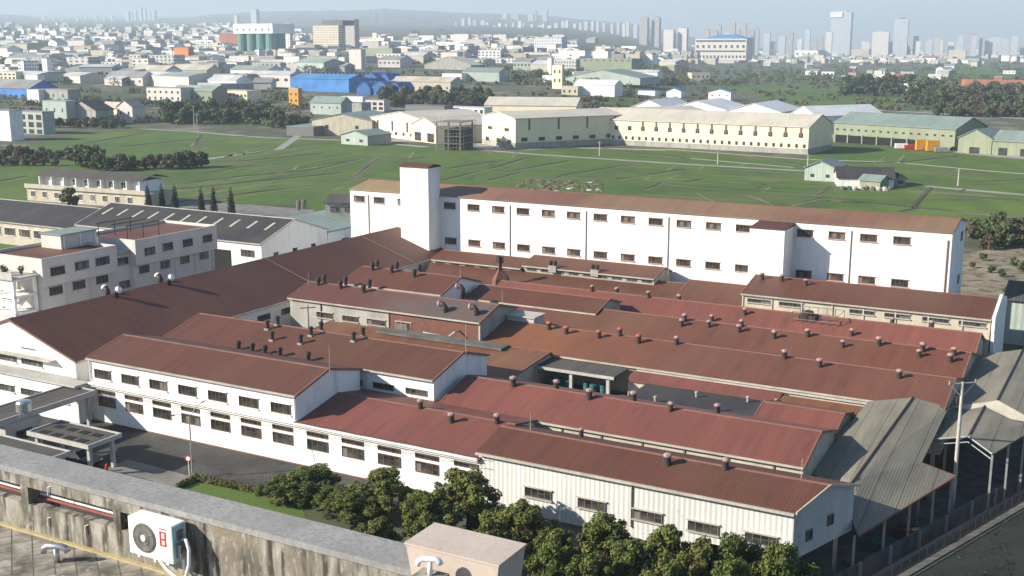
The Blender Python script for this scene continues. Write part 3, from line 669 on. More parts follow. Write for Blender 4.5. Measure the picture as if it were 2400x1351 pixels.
vents('met', [(1362, 1022)], s=0.8)
r2 = factory('R2', 'factory_row', 'red ribbed-roof row right behind the corrugated block, six pale vents on its ridge', -57.3, -22.4, 89.5, 99.7, 4.6, 94.6, 6.0, 'beige_wall', 'roof_red')
vents('R2', [(1203, 905), (1303, 912), (1381, 935), (1485, 940), (1571, 963), (1681, 968)])
each('downpipe', r2, [(1.2 + i * 3.9, -0.1, 0, 1.35 + i * 3.9, -0.003, 4.2) for i in range(9)], 'frame_grey')
m1 = factory('M1', 'upper_block', 'raised white block with brown roof and eight boxy vents, behind the street-front block', -93.4, -58.4, 90.0, 100.2, 6.7, 95.4, 8.1, 'white_wall', 'roof_brown')
for x0 in (-69.4, -65.6, -61.7): win(m1, 'front', x0 + 1.3 + 93.4, 0, 5.05, 2.5, 0.62, 4, 'frame_grey', 'glass_dark', None)
def hood(root, loc, s=1.0):   # boxy roof outlet: pale foot, dark barrel
    a = MB(); a.box(-0.35, -0.35, -0.5, 0.35, 0.35, 0.12, 'grey_wall'); o = a.build('roof_vent', root, loc)
    c = MB(); c.lathe([(0.26, 0.12), (0.26, 0.8), (0.34, 0.85), (0.34, 1.1), (0.12, 1.2)], 'dark_metal', 10); c.build('vent_cap', o, (0, 0, 0)); o.scale = (s * .8, s * .8, s * .85)
for p in ((627, 772), (651, 762), (638, 798), (705, 806), (729, 787), (753, 775), (829, 800), (851, 788)): hood(m1, on_roof('M1', *p))
for u in (-82.5, -80.6, -78.9, -76.9, -73.2):
    b = MB(); b.lathe([(0.24, 0), (0.24, 0.9), (0.34, 0.95), (0.3, 1.2), (0.08, 1.3)], 'dark_metal', 10); b.build('wall_vent', m1, (u + 93.4, -0.55, 6.3))
m2 = factory('M2', 'upper_block', 'raised block with beige and brick-red front wall and roof bleached grey at right end', -93.4, -65.6, 111.0, 119.6, 7.1, 115.2, 8.3, 'grey_wall', 'roof_faded', z0=0)
for x0, w_ in ((-89.2, 2.5), (-85.2, 2.4), (-81.5, 2.7)): win(m2, 'front', x0 + w_ / 2 + 93.4, 0, 5.3, w_, 0.7, 4, 'frame_brown', 'glass_dark', 'pale_concrete')
b = MB(); b.box(15.3, -0.06, 4.3, 27.75, -0.004, 6.85, 'brick_red'); b.build('wall_cladding', m2)
b = MB(); b.box(27.65, -0.09, 4.2, 27.86, 0.06, 6.86, 'pale_concrete'); b.build('corner_post', m2)
each('downpipe', m2, [(15.15, -0.12, 4.2, 15.29, -0.004, 6.85), (4.9, -0.12, 4.2, 5.0, -0.004, 6.85)], 'dark_metal')
win(m2, 'front', 17.3, -0.07, 5.3, 2.2, 1.0, 3, 'beige_wall', 'glass_dark', 'pale_concrete')
b = MB(); b.tube([(20.8, -1.2, 5.2), (24.2, -1.2, 5.05), (25.0, -1.0, 5.7), (25.0, -0.1, 5.7)], 0.11, 'pale_concrete', 8); b.build('duct_pipe', m2)
for p in ((746, 665), (760, 661), (798, 672), (810, 666), (852, 680), (866, 673)):
    b = MB(); b.lathe([(0.2, -0.6), (0.26, 0.5), (0.33, 0.6), (0.3, 0.95), (0.06, 1.05)], 'dark_metal', 10); b.build('roof_vent', m2, on_roof('M2', *p))
for p in ((1044, 714), (1117, 722), (1085, 688)):
    b = MB(); b.tube([(0, 0, -0.4), (0, 0, 0.55), (-0.3, 0, 0.85), (-0.75, 0, 0.9)], [0.3, 0.3, 0.32, 0.36], 'dark_metal', 10); o = b.build('roof_vent', m2, on_roof('M2', *p), smooth=True)
    c = MB(); c.tube([(-0.76, 0, 0.9), (-0.95, 0, 0.88)], [0.38, 0.36], 'vent_pale', 10); c.build('vent_cap', o)
lk = thing('link_block', 'small bluish corrugated lean-to against the right end of the bleached-roof block', 'lean-to', uvw(-65.4, 117.0), YA)
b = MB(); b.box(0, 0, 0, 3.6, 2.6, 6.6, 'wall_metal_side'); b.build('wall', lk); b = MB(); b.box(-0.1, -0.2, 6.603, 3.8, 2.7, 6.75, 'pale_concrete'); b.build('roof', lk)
m3 = factory('M3', 'upper_block', 'raised brown-roofed block beside the long hall, three pairs of dark vents on ridge', -93.4, -77.8, 122.0, 131.6, 7.0, 126.7, 8.4, 'white_wall', 'roof_brown')
for p in ((873, 631), (884, 627), (918, 635), (930, 631), (971, 643), (983, 638)):
    b = MB(); b.lathe([(0.2, -0.6), (0.26, 0.5), (0.36, 0.6), (0.3, 1.0), (0.06, 1.1)], 'dark_metal', 10); b.build('roof_vent', m3, on_roof('M3', *p))
# low roofs between
lr = factory('M1b', 'low_roof_row', 'low rusty orange roof between the boxy-vent block and the bleached-roof block', -86.0, -56.0, 100.6, 110.6, 4.35, 109.8, 5.0, 'beige_wall', 'roof_orange', gut=None)
b = MB(); b.box(8, 7.2, 4.95, 25, 9.2, 5.2, 'dark_concrete'); b.build('roof_deck', lr)
r3 = factory('R3', 'factory_row', 'long brown-red roof row with red-capped vents at its left end', -65.4, -14.9, 110.7, 122.6, 4.6, 117.0, 6.0, 'beige_wall', 'roof_r3')
vents('R3', [(1287, 772, 'vent_red'), (1327, 782, 'vent_red'), (1403, 792, 'vent_red'), (1453, 787, 'vent_red'), (1496, 804, 'vent_red'), (1585, 807), (1838, 840), (1921, 860), (2107, 886)])
r4 = factory('R4', 'factory_row', 'long brown-red roof row with paired pale vents along its ridge', -77.4, -15.0, 122.9, 133.3, 4.6, 128.1, 6.0, 'beige_wall', 'roof_mid')
vents('R4', [(1597, 755), (1605, 750), (1661, 760), (1668, 754), (1732, 770), (1738, 764), (1815, 782), (1893, 785), (1975, 802), (2060, 805), (2155, 824), (2162, 818), (2228, 834), (2236, 827)])
m4 = factory('M4', 'clerestory', 'narrow raised brown roof with grey right gable, standing on the paired-vent row', -76.8, -58.2, 126.6, 134.0, 5.8, 130.4, 6.8, 'grey_wall', 'roof_brown', z0=4.0)
r5 = factory('R5', 'factory_row', 'faded pinkish-red roof row in front of the beige windowed block', -77.6, -15.2, 133.6, 141.3, 4.5, 137.6, 6.0, 'beige_wall', 'roof_red', gut=None)
vents('R5', [(1388, 682), (1446, 694), (1520, 698), (1591, 713), (1668, 710), (1745, 730), (1997, 765), (2090, 768), (2182, 783)])
r5c = factory('R5c', 'factory_row', 'dull brown roof row below the tall white block, carrying two raised clerestories', -94.5, -54.0, 141.6, 152.3, 4.6, 147.5, 6.1, 'beige_wall', 'roof_brown', gut=None)
r5d = factory('R5d', 'factory_row', 'short brown roof between the grey-gabled clerestory and the beige windowed block', -53.8, -44.6, 141.6, 152.3, 5.0, 148.0, 6.6, 'beige_wall', 'roof_brown', gut=None)
bs = factory('bs', 'clerestory', 'grey-gabled clerestory with two boxy vents, against the foot of the tall white block', -78.8, -58.4, 146.0, 152.2, 6.75, 149.7, 7.6, 'grey_wall', 'roof_brown', z0=4.5)
bs2 = factory('bs2', 'clerestory', 'lower clerestory at the foot of the tall white block, beside the square tower', -94.4, -79.2, 145.8, 152.2, 6.3, 149.0, 7.15, 'grey_wall', 'roof_brown', z0=4.5)
for root, n, W_ in ((bs, 9, 20), (bs2, 6, 15)):
    for i in range(n): win(root, 'front', 1.3 + i * (W_ - 2) / (n - 1) if n > 1 else 5, 0, (6.75 if root is bs else 6.3) - 0.62, 1.5, 0.35, 2, 'frame_grey', 'glass_dark', None)
for p in ((1296, 615), (1395, 624)):
    b = MB(); b.box(-0.6, -0.3, -0.6, 0.6, 0.3, 0.35, 'grey_wall'); o = b.build('roof_vent', bs, on_roof('bs', *p))
    for dx in (-0.35, 0.35):
        c = MB(); c.lathe([(0.22, 0.3), (0.28, 0.6), (0.3, 1.0), (0.08, 1.1)], 'dark_metal', 8); c.build('vent_cap', o, (dx, 0, 0))
r6 = factory('R6', 'beige_block', 'beige windowed block with brown roof and white end wall, before the tall white block', -44.4, -14.6, 141.4, 152.3, 7.0, 147.4, 8.3, 'beige_wall', 'roof_brown')
for i, u in enumerate((-42.2, -38.1, -29.3, -25.1, -20.7, -16.6)):
    win(r6, 'front', u + 44.4, 0, 6.1, 3.0, 0.5, 5, 'frame_grey', 'glass_dark', 'pale_concrete')
b = MB(); b.extx([(-0.3, 5.4), (-0.3, 7.2), (6.0, 8.75), (11.2, 7.5), (11.2, 0), (0.01, 0), (0.01, 5.4)], 29.95, 30.3, 'white_wall'); b.build('parapet_wall', r6)
each('pilaster', r6, [(3.8 * i + 0.02, -0.12, 0, 3.8 * i + 0.2, -0.003, 6.9) for i in range(8)], 'pale_concrete')
vents('R6', [(1786, 650), (1832, 654), (1889, 662)])
# brown ducted hood on the roofs
cy = thing('exhaust_stack', 'tapering brown exhaust hood with a thin black-topped stack, amid the brown roofs', 'exhaust stack', uvw(*uv_of(at(1172, 656, 5.4)), 4.4), YA)
b = MB(); b.lathe([(1.9, 0), (1.75, 1.4), (0.5, 3.0), (0.38, 4.4)], 'brick_red', 4); b.build('hood', cy)
b = MB(); b.tube([(0.3, 0, 2.6), (1.4, 0, 1.9), (2.0, 0, 0.8), (2.0, 0, -0.2)], 0.38, 'dark_metal', 8); b.build('duct', cy)
b = MB(); b.box(-0.75, -0.15, 4.3, 0.75, 0.15, 5.5, 'dark_metal'); b.box(-0.15, -0.6, 4.3, 0.15, 0.6, 5.5, 'dark_metal'); b.build('stack_cap', cy); cy.scale = (0.72, 0.72, 0.8)
# tall white block
wb = factory('WB', 'tall_block', 'very long tall white block with two rows of small windows and tan roof', -114.9, -21.1, 152.7, 164.2, 15.1, 158.2, 16.1, 'white_brick', 'roof_tan', gut=None)
tops = [-113.05, -109.1, -104.4, -95.6, -91.3, -86.9, -82.6, -78.3, -74.1, -69.75, -65.4, -61.1, -56.85, -52.5, -48.2, -39.7, -35.5, -31.4, -27.2]
for i, u in enumerate(tops):
    win(wb, 'front', u + 114.9, 0, 13.50, 2.1, 0.95, 4, 'frame_brown', 'glass_dark', 'pink_trim')
    if i > 2: win(wb, 'front', u + 114.9 + 0.1, 0, 7.93, 2.1, 0.95, 4, 'frame_brown', 'glass_dark', 'pink_trim')
for u in (-111.2, -84.8, -72.0, -59.1, -33.6):
    b = MB(); b.tube([(u + 114.9, -0.1, 14.3), (u + 114.9, -0.1, 5.0)], 0.07, 'grey_wall', 6); b.build('downpipe', wb)
b = MB(); b.tube([(93.3, -0.12, 14.0), (93.3, -0.12, 0)], 0.12, 'pink_trim', 6); b.build('downpipe', wb)
win(wb, 'right', 93.8, 8.2, 13.4, 1.4, 1.2, 3, 'frame_grey', 'glass_dark', None); win(wb, 'right', 93.8, 8.2, 7.6, 1.4, 1.2, 3, 'frame_grey', 'glass_dark', None)
b = MB(); b.box(73.7, -4.5, 0, 69.0, -0.003, 14.35, 'white_brick'); b.build('stair_shaft', wb)
b = MB(); b.extx([(-4.65, 14.36), (-4.65, 14.45), (-0.003, 14.75), (-0.003, 14.36)], 68.9, 73.8, 'roof_brown'); b.build('stair_shaft_roof', wb)
tw = thing('square_tower', 'plain white square tower with thin brown cap, in front of the tall white block', 'tower', uvw(-102.6, 149.35), YA)
b = MB(); b.box(0, 0, 0, 5.2, 3.33, 19.55, 'white_brick'); b.build('wall', tw)
b = MB(); b.extx([(-0.15, 19.55), (-0.15, 19.75), (1.7, 20.1), (3.45, 19.75), (3.45, 19.55)], -0.15, 5.35, 'roof_brown'); b.build('roof', tw)
b = MB(); b.box(-0.02, -0.02, 11.4, 5.22, -0.003, 11.46, 'office_wall'); b.build('joint_band', tw)
# court between the red row and the long row: porch, bins, flat roofs
po = thing('loading_porch', 'grey flat-roofed porch on pale posts in the court between two red rows', 'porch', uvw(-56.8, 106.4), YA)
b = MB(); b.box(0, 0, 4.1, 10.0, 3.9, 4.28, 'roof_flatgrey'); b.build('roof', po)
b = MB(); b.box(-0.08, -0.14, 4.0, 10.1, -0.003, 4.3, 'pale_concrete'); b.build('fascia', po)
for x in (0.8, 5.0, 9.3):
    b = MB(); b.box(x - 0.17, 0.1, 0, x + 0.17, 0.42, 4.0, 'pale_concrete'); b.build('post', po)
for i in range(6):
    bn = thing('drum', ('first', 'second', 'third', 'fourth', 'fifth', 'last')[i] + ' dark teal drum from the left under the loading porch', 'drum', uvw(-54.8 + i * 0.95 + (i > 2) * 1.2, 107.9 + (i % 2) * 0.5, 1.5), 0, 'teal drums under the loading porch')
    if i == 0: dm = MB(); dm.lathe([(0.36, 0), (0.4, 0.05), (0.4, 0.55), (0.43, 0.6), (0.4, 0.65), (0.4, 1.15), (0.34, 1.2)], 'bin_teal', 12); dmd = dm.data('barrel')
    link('barrel', dmd, bn)
fd = thing('court_deck', 'raised dark deck under the loading porch', 'deck', uvw(-56.9, 100.0), YA)
b = MB(); b.box(0, 0, 0, 12.5, 10.5, 1.5, 'dark_concrete'); b.build('deck_slab', fd)
fr = thing('flat_roof_building', 'dark grey flat-roofed building with a low rim, between porch and small red roof', 'building', uvw(-43.6, 100.6), YA)
b = MB(); b.box(0, 0, 0, 13.2, 7.6, 3.4, 'grey_wall'); b.build('wall', fr)
b = MB(); b.box(-0.15, -0.15, 3.403, 13.35, 7.75, 3.6, 'roof_slate'); b.build('roof', fr)
b = MB(); b.box(-0.2, -0.3, 3.3, 13.4, -0.153, 3.85, 'pale_concrete'); b.box(13.353, -0.15, 3.3, 13.6, 7.75, 3.95, 'grey_wall'); b.build('rim', fr)
for x, y in ((3, 2), (6, 5.5), (9.5, 2.2), (11, 6.4)):
    b = MB(); b.lathe([(0.13, 0), (0.13, 0.4), (0.2, 0.45), (0.16, 0.58)], 'grey_wall', 8); b.build('roof_vent', fr, (x, y, 3.6))
factory('R2b', 'small_red_roof', 'small red roof at the right end of the court, beside the dark flat roof', -30.0, -22.6, 100.4, 107.4, 4.0, 103.9, 4.9, 'beige_wall', 'roof_red', gut=None)
factory('R2c', 'low_brown_roof', 'low orange-brown roof under a pale wall strip, behind the small red roof', -30.0, -20.0, 107.6, 110.5, 3.6, 110.0, 3.9, 'beige_wall', 'roof_orange', gut=None, ridge=None)
factory('R2d', 'low_brown_roof', 'narrow red lean-to strip between the dark flat roof and the long row', -46.0, -30.2, 108.4, 110.55, 3.7, 110.3, 4.1, 'beige_wall', 'roof_red', gut=None, ridge=None)
b = MB(); b.box(19.5, -0.25, 4.0, 50.3, -0.1, 4.4, 'pale_concrete'); b.build('eave_beam', r3)
for i, x in enumerate((8.7, 15.0, 19.3)):
    win(r3, 'front', x + 1.0, 0, 3.2, 2.2, 1.2, 4, 'beige_wall', 'glass_dark', None)
# rooftop machinery in front of the beige windowed block
mc = thing('rooftop_cooler', 'rusty caged cooling unit on the pinkish row, before the beige windowed block', 'cooling unit', uvw(*uv_of(at(1900, 768, 4.8)), 4.6), YA)
b = MB(); b.box(-2.2, -0.2, 0, 3.2, 3.2, 0.2, 'dark_metal'); b.build('platform', mc)
b = MB(); b.box(-1.6, 0.3, 0.2, 0.4, 1.8, 1.5, 'dark_metal'); b.lathe([(0.6, 1.5), (0.65, 1.9), (0.5, 2.0)], 'dark_metal', 10, (-0.6, 1.0, 0)); b.build('compressor', mc)
b = MB()
for x in (-2.2, -1.1, 0, 1.1, 2.1, 3.2):
    for y in (-0.2, 3.2): b.tube([(x, y, 0.2), (x, y, 2.0)], 0.045, 'frame_brown', 5)
for z in (1.1, 2.0):
    for y in (-0.2, 3.2): b.tube([(-2.2, y, z), (3.2, y, z)], 0.045, 'frame_grey', 5)
    b.tube([(3.2, -0.2, z), (3.2, 3.2, z)], 0.05, 'beige_wall', 5)
b.build('cage', mc)
# ------------------------------------------------------------------ grey open sheds at the right
def A3(px, py, z): return at(px, py, z)
def shed(name, label, faces, posts, mat='roof_grey', gable=None):
    o0 = faces[0][0]; base = Vector((o0.x, o0.y, -2.6))
    root = thing(name, label, 'shed', base, YA)
    inv = Matrix.Rotation(-YA, 3, 'Z')
    L = lambda p: inv @ (p - base)
    b = MB()
    for f in faces:
        q = [L(p) for p in f]; b.solid([[p - Vector((0, 0, 0.1)) for p in q], q], mat)
    b.build('roof', root)
    for p in posts:
        q = L(p); b = MB(); b.box(q.x - 0.09, q.y - 0.09, 0, q.x + 0.09, q.y + 0.09, q.z - 0.1, 'galv'); b.build('post', root)
    return root, L
Rf, Rm, Rb = A3(1975, 1163, 2.7), A3(2004, 1122, 3.4), A3(2140, 932, 5.15)
Ef, Em, S_, Bb = A3(2012, 1257, 1.2), A3(2242, 1116, 2.2), A3(2160, 1085, 3.1), A3(2223, 955, 4.6)
L1_, L2_, L3_ = A3(1905, 1108, 2.9), A3(1985, 1000, 3.9), A3(2036, 941, 4.75)
s1, L = shed('open_shed', 'grey corrugated shed roof that tapers along the canal wall, nearest the corrugated block', [(Rf, Ef, Em, S_, Rm), (Rm, S_, Bb, Rb), (L1_, Rf, Rm, Rb, L3_, L2_)], [Ef + Vector((-.2, .3, 0)), (Ef + Em) / 2, Ef * .75 + Em * .25, Ef * .25 + Em * .75, Em - Vector((.4, 0, 0)), S_, Bb, (S_ + Bb) / 2])
b = MB(); b.tube([L(Rf), L(Rm), L(Rb)], 0.11, 'dark_metal', 6); b.build('ridge_cap', s1)
b = MB(); b.tube([L(Ef), L(Em), L(S_)], 0.06, 'rust_pipe', 6); b.build('eave_edge', s1)
g3 = [A3(2270, 1024, 4.1), A3(2308, 952, 4.1), A3(2187, 1030, 3.4), A3(2223, 957, 3.4), A3(2326, 1065, 3.4), A3(2470, 978, 3.4)]
s3, L = shed('open_shed', 'small grey open-fronted shed behind the utility pole, with black interior', [(g3[0], g3[1], g3[3], g3[2]), (g3[0], g3[4], g3[5], g3[1])], [g3[2], g3[4], (g3[4] + g3[5]) / 2, g3[5], g3[4] * .75 + g3[5] * .25])
b = MB(); b.tube([L(g3[2]), L(g3[0]), L(g3[4])], 0.08, 'galv', 6); b.tube([L(g3[2]) - Vector((0, 0, .5)), L(g3[0]) - Vector((0, 0, .5)), L(g3[4]) - Vector((0, 0, .5))], 0.06, 'galv', 6); b.build('truss', s3)
b = MB(); b.tube([L(g3[0]), L(g3[1])], 0.1, 'dark_metal', 6); b.build('ridge_cap', s3)
g2 = [A3(2338, 938, 4.5), A3(2398, 819, 4.5), A3(2225, 953, 3.8), A3(2294, 832, 3.8), A3(2450, 1000, 3.8), A3(2560, 872, 3.8)]
s2, L = shed('open_shed', 'large grey shed with a cream gable strip, rearmost of the canal sheds', [(g2[0], g2[1], g2[3], g2[2]), (g2[0], g2[4], g2[5], g2[1])], [g2[2], g2[4], g2[3], g2[5]])
b = MB(); q = [L(p) for p in (g2[2], g2[0], g2[4])]; off = Vector((0, 0, 0.75)); b.solid([[q[0] - off * .5, q[1] - off, q[2] - off, q[2], q[1], q[0]], [p + Vector((0, 0.12, 0)) for p in (q[0] - off * .5, q[1] - off, q[2] - off, q[2], q[1], q[0])]], 'beige_wall'); b.build('gable_strip', s2)
b = MB(); b.tube([L(g2[0]), L(g2[1])], 0.1, 'dark_metal', 6); b.build('ridge_cap', s2)
# things stored under the sheds
ps = [Em * .2 + Ef * .8, Em * .45 + Ef * .55, Em * .7 + Ef * .3]
for i, (p, lb) in enumerate(zip(ps, ('pile of dark sacks under the tapering canal shed, nearest the corrugated block', 'stack of bluish crates under the middle of the tapering canal shed', 'stack of dark crates under the far tip of the tapering canal shed'))):
    t = thing('storage_pile' if i == 0 else 'crate_stack', lb, 'pile' if i == 0 else 'crates', (p.x - 1.6, p.y + 1.2, -2.6), YA)
    for k in range(4):
        b = MB()
        if i == 0: b.lathe([(0.5, 0), (0.75, 0.2), (0.7, 0.5), (0.3, 0.65)], 'dark_concrete', 8)
        else: b.box(-0.55, -0.4, 0, 0.55, 0.4, 0.7, 'bin_teal' if i == 1 else 'dark_metal')
        b.build('sack' if i == 0 else 'crate', t, (k % 2 * 1.25, (k // 2) * 1.0, 0))
# canal wall, railings
cw = thing('canal_wall', 'weathered concrete wall along the canal at the lower right', 'wall', (0, 0, 0))
b = MB()
for v0_, v1_ in ((79.5, 150),):
    p = [uvw(*l1(v0_, 0)), uvw(*l1(v0_, 0.25)), uvw(*l1(v1_, 0.25)), uvw(*l1(v1_, 0))]; b.extz([(q.x, q.y) for q in p], -4.6, -1.0, 'dark_concrete')
    p = [uvw(*l1(v0_, 0.252)), uvw(*l1(v0_, 0.75)), uvw(*l1(v1_, 0.75)), uvw(*l1(v1_, 0.252))]; b.extz([(q.x, q.y) for q in p], -4.6, -2.55, 'concrete')
b.build('wall', cw)
for i in range(16):
    v_ = 81 + i * 4.3; p = uvw(*l1(v_, 0.30)); b = MB(); b.box(-0.12, -0.16, -2.54, 0.12, 0.16, -0.92, 'concrete'); b.build('buttress', cw, (p.x, p.y, 0), YA)
b = MB()
for v0_, v1_ in ((78, 150),):
    a, c = uvw(*l1(v0_, 4.5), -1.3), uvw(*l1(v1_, 4.5), -1.3)
    for z in (0.15, 1.0): b.tube([Vector((a.x, a.y, z)), Vector((c.x, c.y, z))], 0.04, 'dark_metal', 5)
    for i in range(60):
        p = a.lerp(c, i / 59); b.tube([(p.x, p.y, 0.1), (p.x, p.y, 1.0)], 0.03, 'dark_metal', 4)
rl = b.build('canal_railing'); tag(rl, 'thin dark railing on the far bank of the canal, lower right corner', 'railing')
# utility pole
pb = uvw(-12.55, 103.9, -2.6); hp = 11.9
up = thing('utility_pole', 'tall concrete utility pole with a braced crossarm in front of the grey sheds', 'utility pole', pb, 0)
b = MB(); b.tube([(0, 0, 0), (0, 0, hp)], [0.20, 0.13], 'pale_concrete', 10); b.build('pole', up)
ad = Vector((0.97, 0.22, 0))
b = MB(); b.tube([ad * -1.35 + Vector((0, 0, hp - 0.1)), ad * 1.35 + Vector((0, 0, hp - 0.1))], 0.06, 'pale_concrete', 6); b.build('crossarm', up)
for s_ in (-1, 1):
    b = MB(); b.tube([ad * 1.2 * s_ + Vector((0, 0, hp - 0.15)), Vector((0, 0, hp - 1.35))], 0.045, 'pale_concrete', 6); b.build('brace', up)
    b = MB(); b.lathe([(0.04, 0), (0.09, 0.05), (0.05, 0.12), (0.09, 0.18), (0.03, 0.25)], 'galv', 8); b.build('insulator', up, ad * 1.28 * s_ + Vector((0, 0, hp - 0.05)))
b = MB(); b.tube([Vector((0, 0, hp - 5.3)), ad * 1.0 + Vector((0, 0, hp - 5.0)), ad * 1.25 + Vector((0, 0, hp - 4.98))], [0.03, 0.03, 0.09], 'white_paint', 8); b.build('lamp_arm', up)
b = MB(); b.box(-0.3, 0.12, hp - 2.0, 0.25, 0.45, hp - 1.4, 'dark_metal'); b.build('switch_box', up)
# ------------------------------------------------------------------ own rooftop in the foreground
def on_v(px, py, v):
    r = ray(px, py); t = v / (r.x * BX.x + r.y * BX.y); p = r * t; return (p.x * AX.x + p.y * AX.y, H + p.z)
def on_u(px, py, u):
    r = ray(px, py); t = u / (r.x * AX.x + r.y * AX.y); p = r * t; return (p.x * BX.x + p.y * BX.y, H + p.z)
rt = thing('rooftop_building', 'stained concrete building whose tiled roof terrace and parapet fill the lower left foreground', 'building', uvw(0, 0), YA)
VI, VO, ZF, ZT = 12.0, 12.62, 30.0, 31.1
b = MB(); b.box(-38, -6, 0, -6.95, VO - 0.01, ZF - 0.25, 'concrete'); b.build('wall', rt)
b = MB(); b.box(-38, -6, ZF - 0.247, -6.97, VI - 0.002, ZF, 'tile_mat'); b.build('roof_terrace', rt)
ux = lambda x, y: on_v(x, y, VI)[0]
slots = [(-26.5, ux(-165, 1125)), (ux(-150, 1130), ux(48, 1150)), (ux(65, 1155), ux(265, 1210)), (ux(283, 1215), ux(325, 1225))]
b = MB(); b.box(-38, VI, ZF - 0.246, -8.0, VI + 0.16, ZF + 0.50, 'parapet_mat'); b.box(-38, VI + 0.162, ZF - 0.246, -8.0, VO, ZF + 0.12, 'dark_concrete'); b.box(-38, VI, ZF + 0.503, -26.5, VO, ZF + 0.80, 'parapet_mat')  # dark strip behind the ledge puts shade into the slots
e = -26.5
for a, c in slots[1:] + [(-8.0, -8.0)]:
    p0 = slots[0][1] if e == -26.5 else e
    b.box(p0, VI, ZF + 0.502, a, VO, ZF + 0.80, 'parapet_mat'); b.box(p0 + .001, VI + 0.163, ZF + 0.122, a - .001, VO - .001, ZF + 0.501, 'parapet_mat'); e = c
b.box(-38, VI, ZF + 0.802, -8.0, VO, ZT - 0.10, 'parapet_mat'); b.build('parapet', rt)
b = MB(); b.box(-38, VI - 0.03, ZT - 0.098, -8.0, VO + 0.03, ZT, 'cap_mat'); b.build('parapet_cap', rt)
b = MB(); b.tube([(-26, 12.26, ZF + 0.60), (-8.9 - 4, 12.26, ZF + 0.60)], 0.026, 'white_paint', 8); b.build('slot_pipe', rt)
b = MB(); b.tube([(-26, 12.215, ZF + 0.555), (-12.9, 12.215, ZF + 0.555)], 0.024, 'rust_pipe', 8); b.build('slot_pipe', rt)
b = MB(); b.box(-38, VI - 0.075, ZF, -8.2, VI - 0.003, ZF + 0.035, 'yellow_line'); b.build('joint_strip', rt)
for x, y in ((203, 1240), (115, 1150), (115, 1222), (10, 1100)):
    u, z = on_v(x, y, VI); b = MB(); b.tube([(u + .05, VI + .01, z + .08), (u, VI - 0.03, z + .06), (u, VI - 0.03, z - 0.07)], 0.010, 'white_paint', 6); b.build('drain_spout', rt)
bx = thing('parapet_box', 'pinkish-beige flared concrete box standing on the end of the parapet', 'concrete box', uvw(-8.2, 11.9, 30.0), YA)
b = MB(); b.solid([[(0.22, 0.10, 0), (1.22, 0.10, 0), (1.22, 0.72, 0), (0.22, 0.72, 0)], [(0, 0, 1.5), (1.42, 0, 1.5), (1.42, 0.72, 1.5), (0, 0.72, 1.5)]], 'beige_box'); b.build('box', bx)
b = MB(); b.box(-0.015, -0.015, 1.5, 1.435, 0.735, 1.53, 'beige_box'); b.build('lid', bx)
b = MB(); b.solid([[(0.30, 0.03, 0.2), (1.12, 0.03, 0.2), (1.16, -0.012, 1.16), (0.24, -0.012, 1.16)], [(0.30, 0.09, 0.2), (1.12, 0.09, 0.2), (1.16, 0.03, 1.16), (0.24, 0.03, 1.16)]], 'parapet_mat'); b.build('front_panel', bx)
def gooseneck(name, label, p, s, mt):
    t = thing(name, label, 'vent pipe', p, YA + 0.4)
    b = MB(); b.tube([(0, 0, -0.02), (0, 0, 0.20 * s)], 0.040 * s, mt, 10); b.build('riser', t, smooth=True)
    b = MB(); b.tube([(-0.19 * s, 0, 0.13 * s), (-0.17 * s, 0, 0.20 * s), (-0.11 * s, 0, 0.235 * s), (0.08 * s, 0, 0.235 * s), (0.14 * s, 0, 0.215 * s), (0.17 * s, 0, 0.16 * s)], 0.046 * s, mt, 10); b.build('hood', t, smooth=True)
gooseneck('gooseneck_vent', 'small grey two-armed vent pipe on the roof tiles beside the parapet', at(134, 1318, 30.0), 1.15, 'steel_tank')
gooseneck('gooseneck_vent', 'white two-armed vent pipe in front of the beige flared box', uvw(on_v(1008, 1348, 11.62)[0], 11.62, on_v(1008, 1345, 11.62)[1]), 0.85, 'white_paint')
_u, _z = on_v(1008, 1348, 11.62); b = MB(); b.box(-0.2, -0.15, 0, 0.2, 0.15, _z - 30.0, 'parapet_mat'); o = b.build('vent_plinth', None, uvw(_u, 11.62, 30.0), YA); tag(o, 'stained concrete plinth under the white two-armed vent pipe', 'plinth')
ac = thing('air_conditioner', 'white outdoor air-conditioning unit with a round fan grille and red emblem, hung on the parapet', 'air conditioner', uvw(-13.12, 11.62, 30.40), YA)
b = MB(); b.box(0, 0, 0, 0.90, 0.29, 0.60, 'white_paint'); o = b.build('casing', ac)
bv = o.modifiers.new('bevel', 'BEVEL'); bv.width = 0.012; bv.segments = 2
b = MB(); b.box(0.902, 0.004, 0.01, 0.912, 0.286, 0.59, 'teal_paint'); b.build('side_panel', ac)
c0 = (0.335, 0, 0.31)
b = MB(); b.solid([[(c0[0] + r * math.cos(t * math.pi / 16), y, c0[2] + r * math.sin(t * math.pi / 16)) for t in range(32)] for r, y in ((0.235, -0.004), (0.235, -0.012), (0.222, -0.016))], 'fan_grey')
for k in (2, 4):
    r = 0.05 * k + 0.01
    b.tube([(c0[0] + r * math.cos(t * math.pi / 12), -0.02, c0[2] + r * math.sin(t * math.pi / 12)) for t in range(25)], 0.0035, 'frame_grey', 4)
b.build('fan_grille', ac)
b = MB(); b.solid([[(c0[0] + r * math.cos(t * math.pi / 10), y, c0[2] + r * math.sin(t * math.pi / 10)) for t in range(20)] for r, y in ((0.052, -0.016), (0.052, -0.03), (0.04, -0.036))], 'white_paint'); b.build('fan_hub', ac)
b = MB()
for a_ in (0.5, 0.5 + 2.09, 0.5 + 4.19):
    pts = [(0.05, a_), (0.21, a_ - 0.1), (0.21, a_ + 0.55), (0.05, a_ + 0.6)]
    b.solid([[(c0[0] + r * math.cos(t), y, c0[2] + r * math.sin(t)) for r, t in pts] for y in (-0.0165, -0.0175)], 'frame_grey')
b.build('fan_blade', ac)
